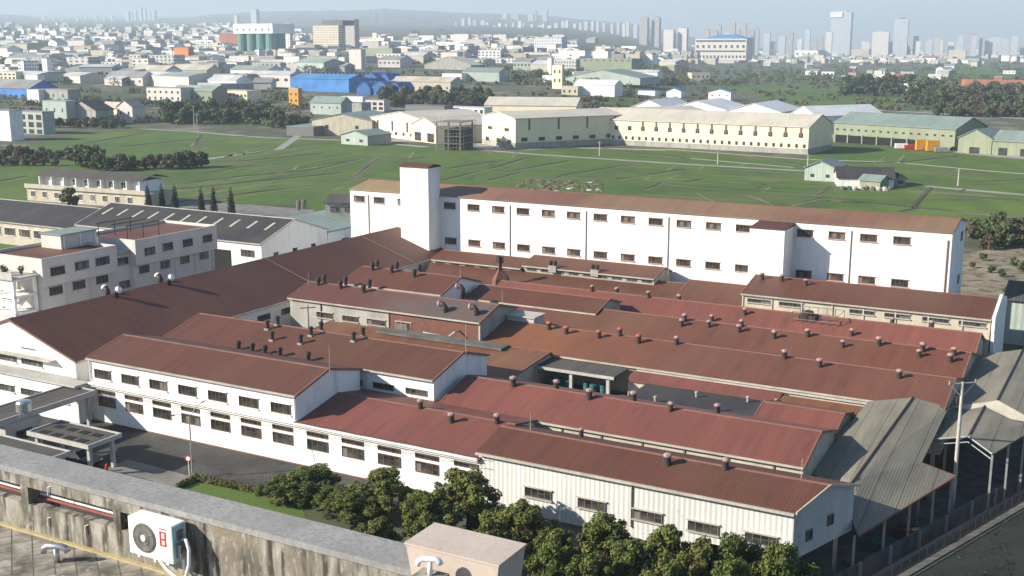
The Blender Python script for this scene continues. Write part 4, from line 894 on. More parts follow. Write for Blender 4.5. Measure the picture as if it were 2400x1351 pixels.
b = MB(); ex, ez = 0.655, 0.255     # red emblem: a frame with two pale cells
for x0, z0, x1, z1 in ((0, 0, 0.13, 0.025), (0, 0.025, 0.03, 0.21), (0.10, 0.025, 0.13, 0.21), (0.03, 0.095, 0.10, 0.125), (0, 0.21, 0.13, 0.235)):
    b.box(ex + x0, -0.006, ez + z0, ex + x1, -0.001, ez + z1, 'red_paint')
b.build('emblem', ac)
b = MB(); b.box(0.655, -0.005, 0.525, 0.70, -0.001, 0.54, 'red_paint'); b.box(0.71, -0.005, 0.525, 0.80, -0.001, 0.54, 'dark_metal'); b.build('lettering', ac)
b = MB(); b.box(0.913, 0.09, 0.36, 0.93, 0.21, 0.50, 'parapet_mat'); b.build('rating_plate', ac)
b = MB(); b.box(0.913, 0.07, 0.08, 0.99, 0.24, 0.30, 'galv'); b.build('valve_cover', ac)
b = MB(); b.tube([(0.96, 0.16, 0.36), (1.05, 0.14, 0.38), (1.12, 0.12, 0.25), (1.12, 0.10, 0.0), (1.06, 0.08, -0.20), (0.9, 0.06, -0.24), (0.68, 0.08, -0.16), (0.45, 0.12, -0.03)], 0.028, 'white_paint', 8); b.build('hose', ac, smooth=True)
for k in range(3):
    b = MB(); b.tube([(0.97, 0.1 + .03 * k, 0.12 + .04 * k), (1.03, 0.1, 0.26 + .03 * k), (1.09, 0.14, 0.14), (1.06, 0.16, 0.02)], 0.010, 'dark_metal', 6); b.build('cable', ac)
for x in (0.14, 0.74):
    b = MB(); b.box(x, 0.02, -0.045, x + 0.05, 0.37, -0.003, 'white_paint'); b.box(x, 0.33, -0.26, x + 0.05, 0.37, -0.046, 'white_paint'); b.build('bracket', ac)
# ------------------------------------------------------------------ street front yard
def slab_canopy(name, label, cat, u0, u1, v0, v1, z, th, top, cols, lights=0):
    t = thing(name, label, cat, uvw(u0, v0), YA)
    b = MB(); b.box(0.15, 0.15, z - 0.1, u1 - u0 - 0.15, v1 - v0 - 0.15, z - 0.06, top); b.build('roof', t)
    b = MB(); b.box(0, 0, z - th, u1 - u0, v1 - v0, z - 0.103, 'pale_concrete')
    for x0, y0, x1, y1 in ((0, 0, u1 - u0, 0.14), (0, v1 - v0 - 0.14, u1 - u0, v1 - v0), (0, 0.142, 0.14, v1 - v0 - 0.142), (u1 - u0 - 0.14, 0.142, u1 - u0, v1 - v0 - 0.142)): b.box(x0, y0, z - 0.1, x1, y1, z + 0.06, 'pale_concrete')
    b.build('slab', t)
    for u, v in cols:
        b = MB(); b.box(u - u0 - 0.16, v - v0 - 0.16, 0, u - u0 + 0.16, v - v0 + 0.16, z - th - 0.003, 'pale_concrete'); b.build('column', t)
    for i in range(lights):
        x = 0.9 + (i // 2) * 1.65; y = 0.5 + (i % 2) * 1.7
        b = MB(); b.box(x, y, z - 0.058, x + 1.0, y + 0.75, z - 0.02, 'interior_dark'); b.build('skylight', t)
    return t
slab_canopy('gate_canopy', 'long dark-topped concrete gate canopy running out from the white street front', 'canopy', -95.4, -91.3, 66.5, 78.0, 3.85, 0.5, 'roof_flatgrey', [(-91.8, 77.3), (-91.8, 70), (-94.8, 70)])
slab_canopy('parking_canopy', 'low concrete carport roof with dark square skylights, black car beneath', 'carport', -88.3, -80.2, 67.2, 71.1, 3.2, 0.35, 'roof_flatgrey', [(-80.8, 70.4), (-87.6, 70.4), (-80.8, 67.8), (-87.6, 67.8)], 8)
slab_canopy('guardhouse_roof', 'flat brown-topped concrete roof with a pale rim, just above the parapet at far left', 'flat roof', -104, -79.9, 59, 65.1, 3.45, 0.35, 'roof_flatgrey', [(-80.4, 64.6), (-88, 64.6)])
gh = thing('guardhouse', 'small pale guardhouse under the near end of the gate canopy', 'guardhouse', uvw(-94.6, 67), YA)
b = MB(); b.box(0, 0, 0, 3.6, 4.0, 3.34, 'pale_concrete'); b.build('wall', gh)
win(gh, 'front', 1.8, 0, 2.0, 1.8, 1.0, 2, 'frame_grey', 'glass_dark', None); win(gh, 'right', 3.6, 2, 2.0, 1.8, 1.0, 2, 'frame_grey', 'glass_dark', None)
tk = thing('water_tank', 'shiny steel water tank on legs on top of the gate canopy', 'water tank', at(58, 976, 3.9), 0)
b = MB(); b.lathe([(0.55, 0.45), (0.72, 0.55), (0.72, 1.35), (0.60, 1.5), (0.2, 1.58)], 'steel_tank', 18); b.build('tank', tk, smooth=False)
for k in range(3):
    a_ = k * 2.09; b = MB(); b.tube([(0.5 * math.cos(a_), 0.5 * math.sin(a_), 0), (0.5 * math.cos(a_), 0.5 * math.sin(a_), 0.5)], 0.05, 'galv', 6); b.build('leg', tk)
def car(name, label, p, rz, paint, cat='car', group=None, s=1.0):
    t = thing(name, label, cat, p, rz, group)
    b = MB(); W2 = 0.85
    prof = [(-2.1, 0.35), (-2.15, 0.75), (-1.9, 0.95), (-1.1, 1.0), (1.2, 0.98), (2.05, 0.82), (2.15, 0.6), (2.12, 0.35)]
    b.exty(prof, -W2, W2, paint); b.build('body', t)
    b = MB(); b.solid([[(-1.75, -0.80, 0.96), (1.0, -0.80, 0.97), (1.0, 0.80, 0.97), (-1.75, 0.80, 0.96)], [(-1.25, -0.66, 1.42), (0.3, -0.66, 1.42), (0.3, 0.66, 1.42), (-1.25, 0.66, 1.42)]], 'glass_dark'); b.build('windows', t)
    b = MB(); b.box(-1.2, -0.64, 1.422, 0.25, 0.64, 1.45, paint); b.build('roof', t)
    for x in (-1.35, 1.35):
        for y in (-0.82, 0.82):
            b = MB(); b.solid([[(x + 0.32 * math.cos(k * math.pi / 6), y - 0.1, 0.32 + 0.32 * math.sin(k * math.pi / 6)) for k in range(12)], [(x + 0.32 * math.cos(k * math.pi / 6), y + 0.1, 0.32 + 0.32 * math.sin(k * math.pi / 6)) for k in range(12)]], 'tyre_dark'); b.build('wheel', t)
    for y in (-0.6, 0.6):
        b = MB(); b.box(2.08, y - 0.15, 0.58, 2.16, y + 0.15, 0.72, 'white_paint'); b.build('headlight', t)
    t.scale = (s, s, s)
    return t
car('parked_car', 'black car parked in the shade under the carport roof', uvw(-84.2, 69.4, 0.006), YA + 0.1, 'car_black')
lp = thing('street_lamp', 'tall thin grey street lamp with two arms at the corner of the lawn', 'street lamp', at(452, 1122, 0), 0)
b = MB(); b.tube([(0, 0, 0), (0, 0, 6.0)], [0.09, 0.06], 'galv', 8); b.build('pole', lp)
b = MB(); b.tube([(0, 0, 5.7), (0.5, 0.3, 6.5), (1.0, 0.6, 6.95)], 0.04, 'galv', 6); b.tube([(1.0, 0.6, 6.95), (1.35, 0.8, 7.05)], [0.08, 0.06], 'galv', 8); b.build('lamp_arm', lp)
b = MB(); b.tube([(0, 0, 6.0), (-1.1, -0.6, 6.15)], 0.03, 'galv', 6); b.tube([(-1.1, -0.6, 6.15), (-1.35, -0.75, 6.12)], [0.07, 0.05], 'dark_metal', 8); b.build('lamp_arm', lp)
sg = thing('road_sign', 'small round red-and-white sign on a short post beside the street lamp', 'road sign', at(444, 1118, 0), -0.25)
b = MB(); b.tube([(0, 0, 0), (0, 0, 1.9)], 0.035, 'white_paint', 6); b.build('post', sg)
b = MB(); b.solid([[(0.3 * math.cos(k * math.pi / 10), -0.05, 1.75 + 0.3 * math.sin(k * math.pi / 10)) for k in range(20)], [(0.3 * math.cos(k * math.pi / 10), -0.03, 1.75 + 0.3 * math.sin(k * math.pi / 10)) for k in range(20)]], 'red_paint'); b.solid([[(0.2 * math.cos(k * math.pi / 10), -0.056, 1.75 + 0.2 * math.sin(k * math.pi / 10)) for k in range(20)], [(0.2 * math.cos(k * math.pi / 10), -0.051, 1.75 + 0.2 * math.sin(k * math.pi / 10)) for k in range(20)]], 'white_paint'); b.build('sign_face', sg)
hy = thing('fire_hydrant', 'small dark red hydrant at the corner of the carport paving', 'hydrant', at(251, 1108, 0), 0)
b = MB(); b.lathe([(0.12, 0), (0.11, 0.55), (0.15, 0.6), (0.13, 0.75), (0.04, 0.85)], 'red_paint', 10); b.tube([(-0.2, 0, 0.5), (0.2, 0, 0.5)], 0.06, 'red_paint', 8); b.build('body', hy)
sheet('pavement', PXP((235, 1105), (300, 1080), (455, 1122), (415, 1146), (380, 1190), (150, 1130)), 0.12, 'paving', thick=0.12)
sheet('lawn', PXP((418, 1150), (458, 1130), (700, 1178), (760, 1300), (500, 1300), (400, 1170)), 0.05, 'lawn_mat', kind='structure')
sheet('planting_bed', UVP((-62, 56), (-24, 56), (-24, 74.5), (-62, 74.5)), 0.03, 'ground_mat')
# ------------------------------------------------------------------ trees
def leaf_mesh(name, clumps, n, size, mat, up=0.35, seed=0, core=0.25):
    """many small leaf-sized faces scattered through clumps (centre, radius)"""
    rnd = random.Random(seed); V = []; Fc = []
    tot = sum(c[3] ** 2 for c in clumps)
    for cx, cy, cz, r in clumps:
        k = max(3, int(n * r * r / tot))
        for i in range(k):
            d = Vector((rnd.gauss(0, 1), rnd.gauss(0, 1), rnd.gauss(0, 0.85))).normalized()
            q = Vector((cx, cy, cz)) + d * r * (core + (1 - core) * rnd.random() ** 0.45)
            nn = (d + Vector((rnd.gauss(0, .6), rnd.gauss(0, .6), rnd.gauss(0, .6) + up))).normalized()
            a = nn.orthogonal().normalized(); b_ = nn.cross(a); t = rnd.random() * 6.28; a, b_ = a * math.cos(t) + b_ * math.sin(t), b_ * math.cos(t) - a * math.sin(t)
            s = size * (0.6 + 0.8 * rnd.random()); j = len(V)
            V += [tuple(q - a * s), tuple(q - b_ * s * 0.5 + nn * s * .12), tuple(q + a * s), tuple(q + b_ * s * 0.5 + nn * s * .12)]; Fc.append((j, j + 1, j + 2, j + 3))
    me = bpy.data.meshes.new(name); me.from_pydata(V, [], Fc); me.materials.append(MATS[mat]); me.update(); return me
def tree_meshes(seed, R_, Hh, n, size, mat, nclump=16, trunk=0.16, squash=0.8, low=0.25, cr=(0.26, 0.44)):
    rnd = random.Random(seed); cl = []
    for i in range(nclump):
        a = rnd.random() * 6.28; f = rnd.random() ** 0.6; z = low + (1 - low) * rnd.random()
        rr = R_ * f * math.sqrt(max(0.06, 1 - (2 * (z - low) / (1 - low) - 0.85) ** 2 * 0.8))
        cl.append((rr * math.cos(a), rr * math.sin(a), Hh * z * 0.9, R_ * rnd.uniform(*cr)))
    b = MB(); b.tube([(0, 0, 0), (rnd.uniform(-.1, .1), rnd.uniform(-.1, .1), Hh * 0.35), (rnd.uniform(-.2, .2), 0, Hh * 0.75)], [trunk, trunk * 0.75, trunk * 0.25], 'bark', 7)
    for c in cl[:12]: b.tube([(0, 0, Hh * rnd.uniform(0.22, 0.45)), (c[0] * 0.5, c[1] * 0.5, c[2] * 0.75), (c[0], c[1], c[2])], [trunk * 0.5, trunk * 0.3, trunk * 0.1], 'bark', 5)
    return leaf_mesh('crown', cl, n, size, mat, seed=seed), b.data('trunk')
def put_tree(name, label, p, ms, s=1.0, rz=None, group=None, cat='tree', sz=None):
    t = thing(name, label, cat, p, random.random() * 6.28 if rz is None else rz, group)
    link('crown', ms[0], t); link('trunk', ms[1], t); t.scale = (s, s, s * (sz or 1))
    return t
near_ms = [tree_meshes(i, 2.55, 5.6, 11000, 0.125, 'leaf_near', 75, low=0.15, cr=(0.08, 0.25)) for i in range(4)]
NT = [(722, 1128, 72.5, 1.1, 'round dark street tree, leftmost of the row before the white front'), (898, 1100, 73.5, 1.15, 'tall dark street tree before the white front, second from the left of the row'),
      (1095, 1100, 73.5, 1.15, 'bushy dark street tree covering the joint of white front and corrugated block'), (1215, 1172, 72, 1.1, 'lower street tree left of the corrugated wall windows, behind the beige box'),
      (1418, 1205, 70.5, 0.95, 'dense street tree below the second and third windows of the corrugated block'), (1560, 1228, 69.5, 0.95, 'dense street tree below the third and fourth windows of the corrugated block'),
      (1725, 1248, 69.0, 0.95, 'street tree below the fourth and fifth windows of the corrugated block'), (1840, 1268, 68.5, 0.85, 'rightmost street tree of the row, by the angled end wall'),
      (995, 1150, 71, 0.9, 'shorter street tree in the gap between the two tallest ones'), (1305, 1235, 69.5, 0.75, 'short street tree right of the beige box, nearest the parapet'), (1640, 1262, 67.5, 0.85, 'street tree in the near rank below the corrugated block, second from right'), (820, 1175, 70.5, 0.85, 'short street tree just above the parapet, left of the tall one'), (1480, 1262, 67, 0.8, 'street tree in the near rank right of the beige box'),
      (1390, 1290, 64, 0.8, 'low tree at the bottom edge right of the beige box'), (1560, 1300, 63.5, 0.85, 'low tree at the bottom edge below the third window'), (1720, 1305, 64, 0.85, 'low tree at the bottom edge below the fourth window'), (1000, 1205, 66, 0.7, 'low tree just above the parapet, left of the beige box'), (1150, 1215, 67, 0.8, 'low tree directly behind the beige box'), (880, 1215, 66, 0.7, 'low tree just above the parapet, below the tallest tree'), (650, 1168, 71.5, 0.7, 'low leftmost bush-like tree beside the small lawn'), (780, 1150, 72, 0.8, 'dark tree between the round leftmost one and the tall one'), (1290, 1262, 65, 0.75, 'low tree behind the right corner of the beige box')]
for i, (x, y, v, s, lb) in enumerate(NT):
    u, z = on_v(x, y, v); s *= 1.06; put_tree('street_tree', lb, uvw(u, v), near_ms[i % 4], s, None, 'street trees in front of the factory', sz=max(0.5, z / 5.55 / s))
def hedge(label, pxs, h, w_, mat='leaf_near', n=1800, name='hedge', size=0.09):
    P = [at(x, y, 0) for x, y in pxs]; cl = []
    for i in range(len(P) - 1):
        L_ = (P[i + 1] - P[i]).length; k = int(L_ / 0.45) + 1
        for j in range(k):
            q = P[i].lerp(P[i + 1], j / k); cl.append((q.x - P[0].x, q.y - P[0].y, h * 0.5, w_ * 0.55))
    me = leaf_mesh(name, cl, n, size, mat, seed=3, core=0.5); o = link(name, me, None, P[0]); tag(o, label, 'hedge')
hedge('clipped low hedge along the back edge of the small lawn', [(460, 1126), (560, 1148), (700, 1176)], 0.55, 0.8, n=3200)
hedge('short clipped hedge along the left edge of the small lawn, by the lamp', [(452, 1130), (412, 1150)], 0.5, 0.7, n=900)
# ------------------------------------------------------------------ white office building on the left
of = thing('office_building', 'three-storey white office with overhanging upper floor in two wings, left of the long hall', 'office building', uvw(-124, 98.9), YA + math.pi / 2)
def wing(x0, x1, zt, zo, d=11.0):
    b = MB(); b.box(x0, 0.8, 0, x1, d, zo, 'office_wall'); b.box(x0 - 0.002, 0, zo + 0.002, x1 + 0.002, d, zt - 1.0, 'office_wall'); b.build('wall', of)
    b = MB()
    for a in ((x0, 0, x1, 0.18), (x0, d - 0.18, x1, d), (x0, 0.182, x0 + 0.18, d - 0.182), (x1 - 0.18, 0.182, x1, d - 0.182)): b.box(a[0], a[1], zt - 0.998, a[2], a[3], zt, 'office_wall')
    b.build('parapet', of)
    b = MB(); b.box(x0 + 0.19, 0.19, zt - 0.997, x1 - 0.19, d - 0.19, zt - 0.4, 'roof_mid'); b.build('roof', of)
wing(0, 12.4, 11.1, 7.4); wing(15.8, 32.1, 11.25, 7.6)
b = MB(); b.box(12.41, 1.2, 0, 15.79, 11, 9.6, 'office_wall'); b.box(12.41, 1.0, 9.3, 15.79, 1.198, 9.8, 'concrete'); b.build('link_wall', of)
for x, y, w_ in ((135, 635, 2.3), (192, 622, 2.3), (240, 612, 2.4), (351, 589, 2.0), (393, 578, 2.0), (440, 569, 2.0), (486, 559, 2.0)):
    v, z = on_u(x, y, -124); win(of, 'front', v - 98.9, 0, z, w_, 1.15, 4, 'frame_grey', 'glass_mid' if x < 300 else 'glass_dark', 'office_wall')
for x, y, w_ in ((131, 681, 2.1), (185, 668, 2.1), (239, 655, 2.1), (338, 631, 1.9), (387, 620, 1.9), (433, 609, 1.9), (478, 599, 1.9)):
    v, z = on_u(x, y, -124.8); win(of, 'front', v - 98.9, 0.8, z, w_, 1.15, 4, 'frame_grey', 'glass_dark', 'office_wall')
for x, y in ((288, 612), (292, 667)):
    v, z = on_u(x, y, -125.2); win(of, 'front', v - 98.9, 1.2, z, 1.9, 1.1, 3, 'frame_grey', 'glass_mid', 'office_wall')
each('pilaster', of, [(x - 0.12, 0.68, 0, x + 0.12, 0.798, 7.39) for x in (0.2, 4.3, 8.2, 12.1, 16.0, 20.0, 24.0, 28.0, 31.8)], 'office_wall')
each('window_band', of, [(x0, 0.74, z, x1, 0.797, z + 0.08) for x0, x1 in ((0.35, 4.15), (4.45, 8.05), (8.35, 11.95), (16.2, 19.85), (20.15, 23.85), (24.15, 27.85), (28.15, 31.65)) for z in (3.6, 2.6)], 'concrete')
b = MB(); b.box(7.8, 5.5, 10.2, 14.0, 9.5, 12.6, 'office_wall'); b.build('stair_penthouse', of)
b = MB(); b.box(7.6, 5.3, 12.603, 14.2, 9.7, 12.75, 'roof_green'); b.build('penthouse_roof', of)
for x in (8.2, 11.0, 13.6):
    b = MB(); b.box(x - 0.1, 5.35, 10.2, x + 0.1, 5.498, 12.55, 'white_wall'); b.build('pilaster', of)
b = MB()
for x in (16.5, 19.5, 22.5):
    for y in (2.2, 8.0): b.tube([(x, y, 10.8), (x, y, 13.0)], 0.06, 'dark_metal', 5)
for y in (2.2, 5, 8.0): b.tube([(16.3, y, 13.0), (22.7, y, 13.0)], 0.06, 'dark_metal', 5)
b.build('roof_pergola', of)
b = MB()     # open stair frame at the near end
for x in (-3.6, -0.4):
    for y in (1.2, 5.2): b.box(x - 0.18, y - 0.18, 0, x + 0.18, y + 0.18, 8.6, 'white_wall')
for z in (1.9, 4.2, 6.4, 8.6):
    b.box(-3.78, 1.02, z, -0.22, 5.38, z + 0.3, 'white_wall')
b.build('stair_frame', of)
b = MB()
for z0 in (0.2, 2.2, 4.5): b.solid([[(-3.4, 1.6, z0), (-3.4, 2.6, z0), (-0.8, 2.6, z0 + 1.7), (-0.8, 1.6, z0 + 1.7)], [(-3.4, 1.6, z0 + .15), (-3.4, 2.6, z0 + .15), (-0.8, 2.6, z0 + 1.85), (-0.8, 1.6, z0 + 1.85)]], 'white_wall')
b.build('stair_flight', of)
b = MB(); b.box(-4.2, 0.6, 8.9, -0.003, 7.0, 9.1, 'pale_concrete'); b.box(-4.2, 0.6, 9.1, -4.05, 7.0, 9.9, 'pale_concrete'); b.build('balcony', of)
for k, (x, y) in enumerate(((-2.9, 3.5), (-2.0, 5.0), (-1.2, 2.6))):
    t = thing('potted_shrub', ('small', 'bushy', 'dark')[k] + ' potted shrub on the balcony at the near end of the white office' , 'potted plant', of.matrix_basis @ Vector((x, y, 9.1)), 0, 'potted shrubs on the office balcony')
    b = MB(); b.lathe([(0.16, 0), (0.24, 0.35)], 'brick_red', 8); b.build('pot', t); link('foliage', leaf_mesh('foliage', [(0, 0, 0.75, 0.45)], 160, 0.12, 'leaf_dark', seed=k), t)
for z in (3.4, 5.6):
    win(of, 'left', 0, 7.5, z, 1.8, 1.2, 3, 'frame_grey', 'glass_dark', 'white_wall')
# dark-roofed warehouses behind
dw = factory('dw', 'warehouse', 'white-walled warehouse with a long dark slate roof and pale skylights, behind the white office', -172, -128, 145.4, 163.0, 6.0, 154.2, 8.9, 'white_wall', 'roof_slate', ridge='gutter')
for i in range(11):
    u = -3 - i * 3.9; b = MB(); zz = lambda y: 6.0 + 2.9 * y / 8.8 + 0.02
    b.solid([[(44 + u, 4.2, zz(4.2)), (44.55 + u, 4.2, zz(4.2)), (44.55 + u, 6.8, zz(6.8)), (44 + u, 6.8, zz(6.8))], [(44 + u, 4.2, zz(4.2) + .03), (44.55 + u, 4.2, zz(4.2) + .03), (44.55 + u, 6.8, zz(6.8) + .03), (44 + u, 6.8, zz(6.8) + .03)]], 'gutter'); b.build('skylight', dw)
win(dw, 'front', 41.0, 0, 4.0, 3.0, 1.2, 4, 'frame_grey', 'glass_dark', None)
b = MB(); b.box(33.5, -0.08, 0, 37.3, -0.004, 4.2, 'interior_dark'); b.build('door', dw)
each('window', dw, [(44.003, y, 3.0, 44.05, y + 1.2, 3.9) for y in (3, 8, 13)], 'glass_dark')
d2 = factory('d2', 'warehouse', 'older dark-roofed shed with a row of pale window bays, at the far left edge', -215, -174.5, 147.5, 164.0, 4.6, 156, 7.2, 'beige_wall', 'roof_slate', ridge='gutter')
for i in range(9): win(d2, 'front', 38.5 - i * 4.2, 0, 2.6, 3.0, 1.5, 4, 'frame_grey', 'glass_mid', 'white_wall')
gb = thing('flat_building', 'flat pale-green-roofed building running back from the slate-roofed warehouse gable', 'building', uvw(-146, 163.2), YA)
b = MB(); b.box(0, 0, 0, 18.0, 42, 5.2, 'white_wall'); b.build('wall', gb); b = MB(); b.box(-0.1, -0.1, 5.203, 18.1, 42.1, 5.4, 'roof_green'); b.build('roof', gb)
each('window', gb, [(18.003, 4 + i * 6, 2.6, 18.05, 6 + i * 6, 3.6) for i in range(6)], 'glass_dark')
gs = thing('shed', 'small grey-roofed open shed on the green flat roof, left of the tall white block', 'shed', uvw(-140, 178, 5.4), YA + 0.5)
b = MB(); b.box(0, 0, 0, 15, 7, 2.6, 'grey_wall'); b.build('wall', gs); b = MB(); b.extx([(-0.4, 2.62), (7.4, 3.4), (7.4, 3.5), (-0.4, 2.74)], -0.3, 15.3, 'roof_flatgrey'); b.build('roof', gs)
for i in range(5): win(gs, 'front', 1.8 + i * 2.8, 0, 1.4, 1.7, 1.0, 3, 'frame_grey', 'glass_dark', None)
for i, (x, y) in enumerate(((700, 492), (712, 490))):
    b = MB(); b.lathe([(0.5, 0), (0.5, 1.6), (0.3, 1.9)], 'dark_concrete', 10); tag(b.build('rooftop_tank', None, at(x, y, 5.4)), ('left' if i == 0 else 'right') + ' of two small dark tanks on the green flat roof', 'tank')
fl = thing('garden_wall', 'long low grey wall left of the white office, below the older dark-roofed shed', 'wall', at(-10, 552, 0), 0)
a = at(-10, 552, 0); c = at(168, 580, 0); b = MB(); d = c - a; nn = Vector((-d.y, d.x, 0)).normalized() * 0.15
b.extz([(-nn.x, -nn.y), (d.x - nn.x, d.y - nn.y), (d.x + nn.x, d.y + nn.y), (nn.x, nn.y)], 0, 1.8, 'concrete'); b.build('wall', fl)
sheet('garden_lawn', PXP((-20, 570), (60, 570), (40, 590), (-20, 595)), 0.02, 'lawn_mat')
# long two-storey dwelling block at the paddies
ap = thing('row_houses', 'long cream two-storey block with a pale tin roof on its upper terrace, beside the paddies', 'row houses', at(65, 470, 0), 0)
p0, p1 = at(65, 472, 0), at(345, 492, 0); yaw = math.atan2(p1.y - p0.y, p1.x - p0.x); ap.rotation_euler = (0, 0, yaw); W_ = (p1 - p0).length
b = MB(); b.box(0, 0, 0, W_, 10, 3.4, 'beige_wall'); b.box(3, 2.5, 3.402, W_ - 3, 10, 6.2, 'white_wall'); b.build('wall', ap)
b = MB(); b.box(-0.2, -0.5, 3.25, W_ + 0.2, -0.003, 3.5, 'beige_wall'); b.box(-0.2, -0.5, 3.5, W_ + 0.2, -0.35, 4.3, 'beige_wall'); b.build('terrace_parapet', ap)
b = MB(); b.extx([(1.0, 6.4), (6.2, 7.6), (11.0, 6.5), (11.0, 6.38), (6.2, 7.48), (1.0, 6.28)], 2.0, W_ - 2, 'roof_flatgrey'); b.build('roof', ap)
n_ = int(W_ / 4.2)
for i in range(n_):
    x = 2.0 + i * (W_ - 3) / n_
    win(ap, 'front', x, 0, 1.7, 1.5, 1.5, 3, 'white_wall', 'glass_dark', 'white_wall')
    if 2 < i < n_ - 1: win(ap, 'front', x, 2.5, 4.9, 1.6, 1.5, 2, 'white_wall', 'glass_dark', None)
each('partition', ap, [(3 + i * (W_ - 6) / 8, 1.2, 3.52, 3.25 + i * (W_ - 6) / 8, 2.49, 6.2) for i in range(9)], 'white_wall')
rb = thing('edge_house', 'pale green two-storey house with a grey roof at the right picture edge', 'house', at(2352, 805, 0), YA)
b = MB(); b.box(0, 0, 0, 12, 9, 6.0, 'wall_mint'); b.build('wall', rb); b = MB(); b.extx([(-0.5, 6.0), (4.5, 7.6), (9.5, 6.0), (9.5, 5.85), (4.5, 7.4), (-0.5, 5.85)], -0.5, 12.5, 'roof_flatgrey'); b.build('roof', rb)
for z in (1.7, 4.6): win(rb, 'front', 3.4, 0, z, 2.2, 1.1, 3, 'frame_grey', 'glass_dark', 'pale_concrete'); win(rb, 'front', 8.4, 0, z, 2.2, 1.1, 3, 'frame_grey', 'glass_dark', 'pale_concrete')
# ------------------------------------------------------------------ mid-distance trees
mid_ms = [tree_meshes(20 + i, 2.6, 5.5, 1500, 0.42, 'leaf_dark', 14) for i in range(4)]
dry_ms = [tree_meshes(30 + i, 2.6, 4.6, 1100, 0.36, 'leaf_brown', 14) for i in range(2)]
def cyp(seed):
    rnd = random.Random(seed); cl = [(rnd.uniform(-.12, .12), rnd.uniform(-.12, .12), 0.5 + i * 0.42, 0.85 * (1 - (i / 15) ** 1.8) + 0.08) for i in range(15)]
    b = MB(); b.tube([(0, 0, 0), (0, 0, 5.6)], [0.12, 0.03], 'bark', 6)
    return leaf_mesh('crown', cl, 1500, 0.16, 'leaf_cypress', seed=seed, core=0.4), b.data('trunk')
cms = [cyp(40), cyp(41)]
for i, (x, y0, y1) in enumerate(((349, 486, 437), (381, 484, 435), (411, 487, 436), (473, 492, 443), (502, 496, 443), (543, 500, 444))):
    p = at(x, y0 + 8, 0); h = (y0 + 8 - y1) / px_per_m(p); put_tree('cypress', ('first', 'second', 'third', 'fourth', 'fifth', 'sixth')[i] + ' from the left of six dark narrow cypresses before the paddies', p, cms[i % 2], h / 6.0, None, 'dark cypresses before the paddies')
def bush_line(pts, ms, hpx, label, group, name='bush', cat='tree', jx=6, jy=2, wide=1.1):
    for k, (x, y) in enumerate(pts):
        x += random.uniform(-jx, jx); y += random.uniform(-jy, jy); p = ground_at(x, y); s = hpx * random.uniform(0.75, 1.25) / px_per_m(p) / 5.5
        t = put_tree(name, label, p, random.choice(ms), s, None, group, cat); t.scale = (s * wide, s * wide, s)
bush_line([(165, 492)], mid_ms, 40, 'round dark green tree in front of the cream row houses, behind the dark roofs', None, 'round_tree')
bush_line([(195, 392), (212, 396), (182, 388)], mid_ms, 52, 'dark green tree in the scrubby patch left of the paddies', 'dark trees in the scrub left of the paddies', 'scrub_tree')
bush_line([(x, 400 - (x - 240) * 0.03) for x in range(235, 480, 20)], dry_ms + mid_ms[:1], 38, 'brownish tree of the scrub strip at the left edge of the paddies', 'brownish trees at the left edge of the paddies', 'scrub_tree')
bush_line([(x, 372) for x in range(5, 240, 22)], dry_ms, 30, 'dry brown bush in the far-left scrub before the paddies', 'dry bushes far left', 'scrub_bush')
bush_line([(x, 388) for x in range(10, 150, 24)], dry_ms, 26, 'low dry bush at the front of the far-left scrub', 'low dry bushes far left', 'scrub_bush')
bush_line([(x, 290) for x in range(395, 660, 14)] + [(x, 275) for x in range(390, 640, 18)], mid_ms, 34, 'dark tree of the belt behind the left paddies', 'dark tree belt behind the left paddies', 'belt_tree')
bush_line([(x, 300) for x in range(640, 720, 14)] + [(x, 250) for x in range(905, 1150, 14)] + [(x, 238) for x in range(900, 1150, 16)], mid_ms + dry_ms[:1], 30, 'dark tree in the wood between blue factory and yellow factory', 'wood between the blue and yellow factories', 'belt_tree')
bush_line([(x, 300) for x in range(110, 300, 16)], mid_ms, 24, 'shaded tree along the back-left edge of the paddies', 'trees along the back-left paddy edge', 'belt_tree')
bush_line([(x, 268 + (x - 2050) * 0.02) for x in range(2200, 2420, 13)] + [(x, 248) for x in range(2130, 2420, 15)] + [(x, 226) for x in range(1980, 2420, 15)] + [(x, 208) for x in range(1975, 2200, 14)], mid_ms + dry_ms[:1], 28, 'dark tree of the wood in front of the red-brick building at right', 'wood before the red-brick building', 'belt_tree')
bush_line([(x, 575 + random.uniform(-25, 12)) for x in range(2285, 2420, 13)], dry_ms + mid_ms[:2], 46, 'bush in the thicket beyond the right end of the tall white block', 'thicket right of the tall white block', 'thicket_bush')
bush_line([(x, 610 + random.uniform(-5, 50)) for x in range(2275, 2410, 24)], mid_ms, 20, 'small green bush on the dry ground right of the tall white block', 'small bushes on the dry ground', 'thicket_bush')
bush_line([(2370, 700), (2395, 690)], mid_ms, 34, 'dark bush behind the pale green house at the right edge', 'bushes behind the edge house', 'thicket_bush')
rub = MB(); rr = random.Random(5)
for i in range(90):
    p = at(rr.uniform(1215, 1410), rr.uniform(424, 450), 0); s = rr.uniform(0.25, 0.9); rub.lathe([(s * 1.5, 0), (s, s * 0.35), (s * 0.3, s * 0.5)], rr.choice(['rubble_mat'] * 6 + ['bund_earth', 'bund_earth', 'pale_concrete']), 6, (p.x, p.y, 0))
o = rub.build('rubble_heap'); struct(o, 'stuff'); tag(o, 'long heap of pale rubble and earth at the field edge behind the tall white block', 'rubble')
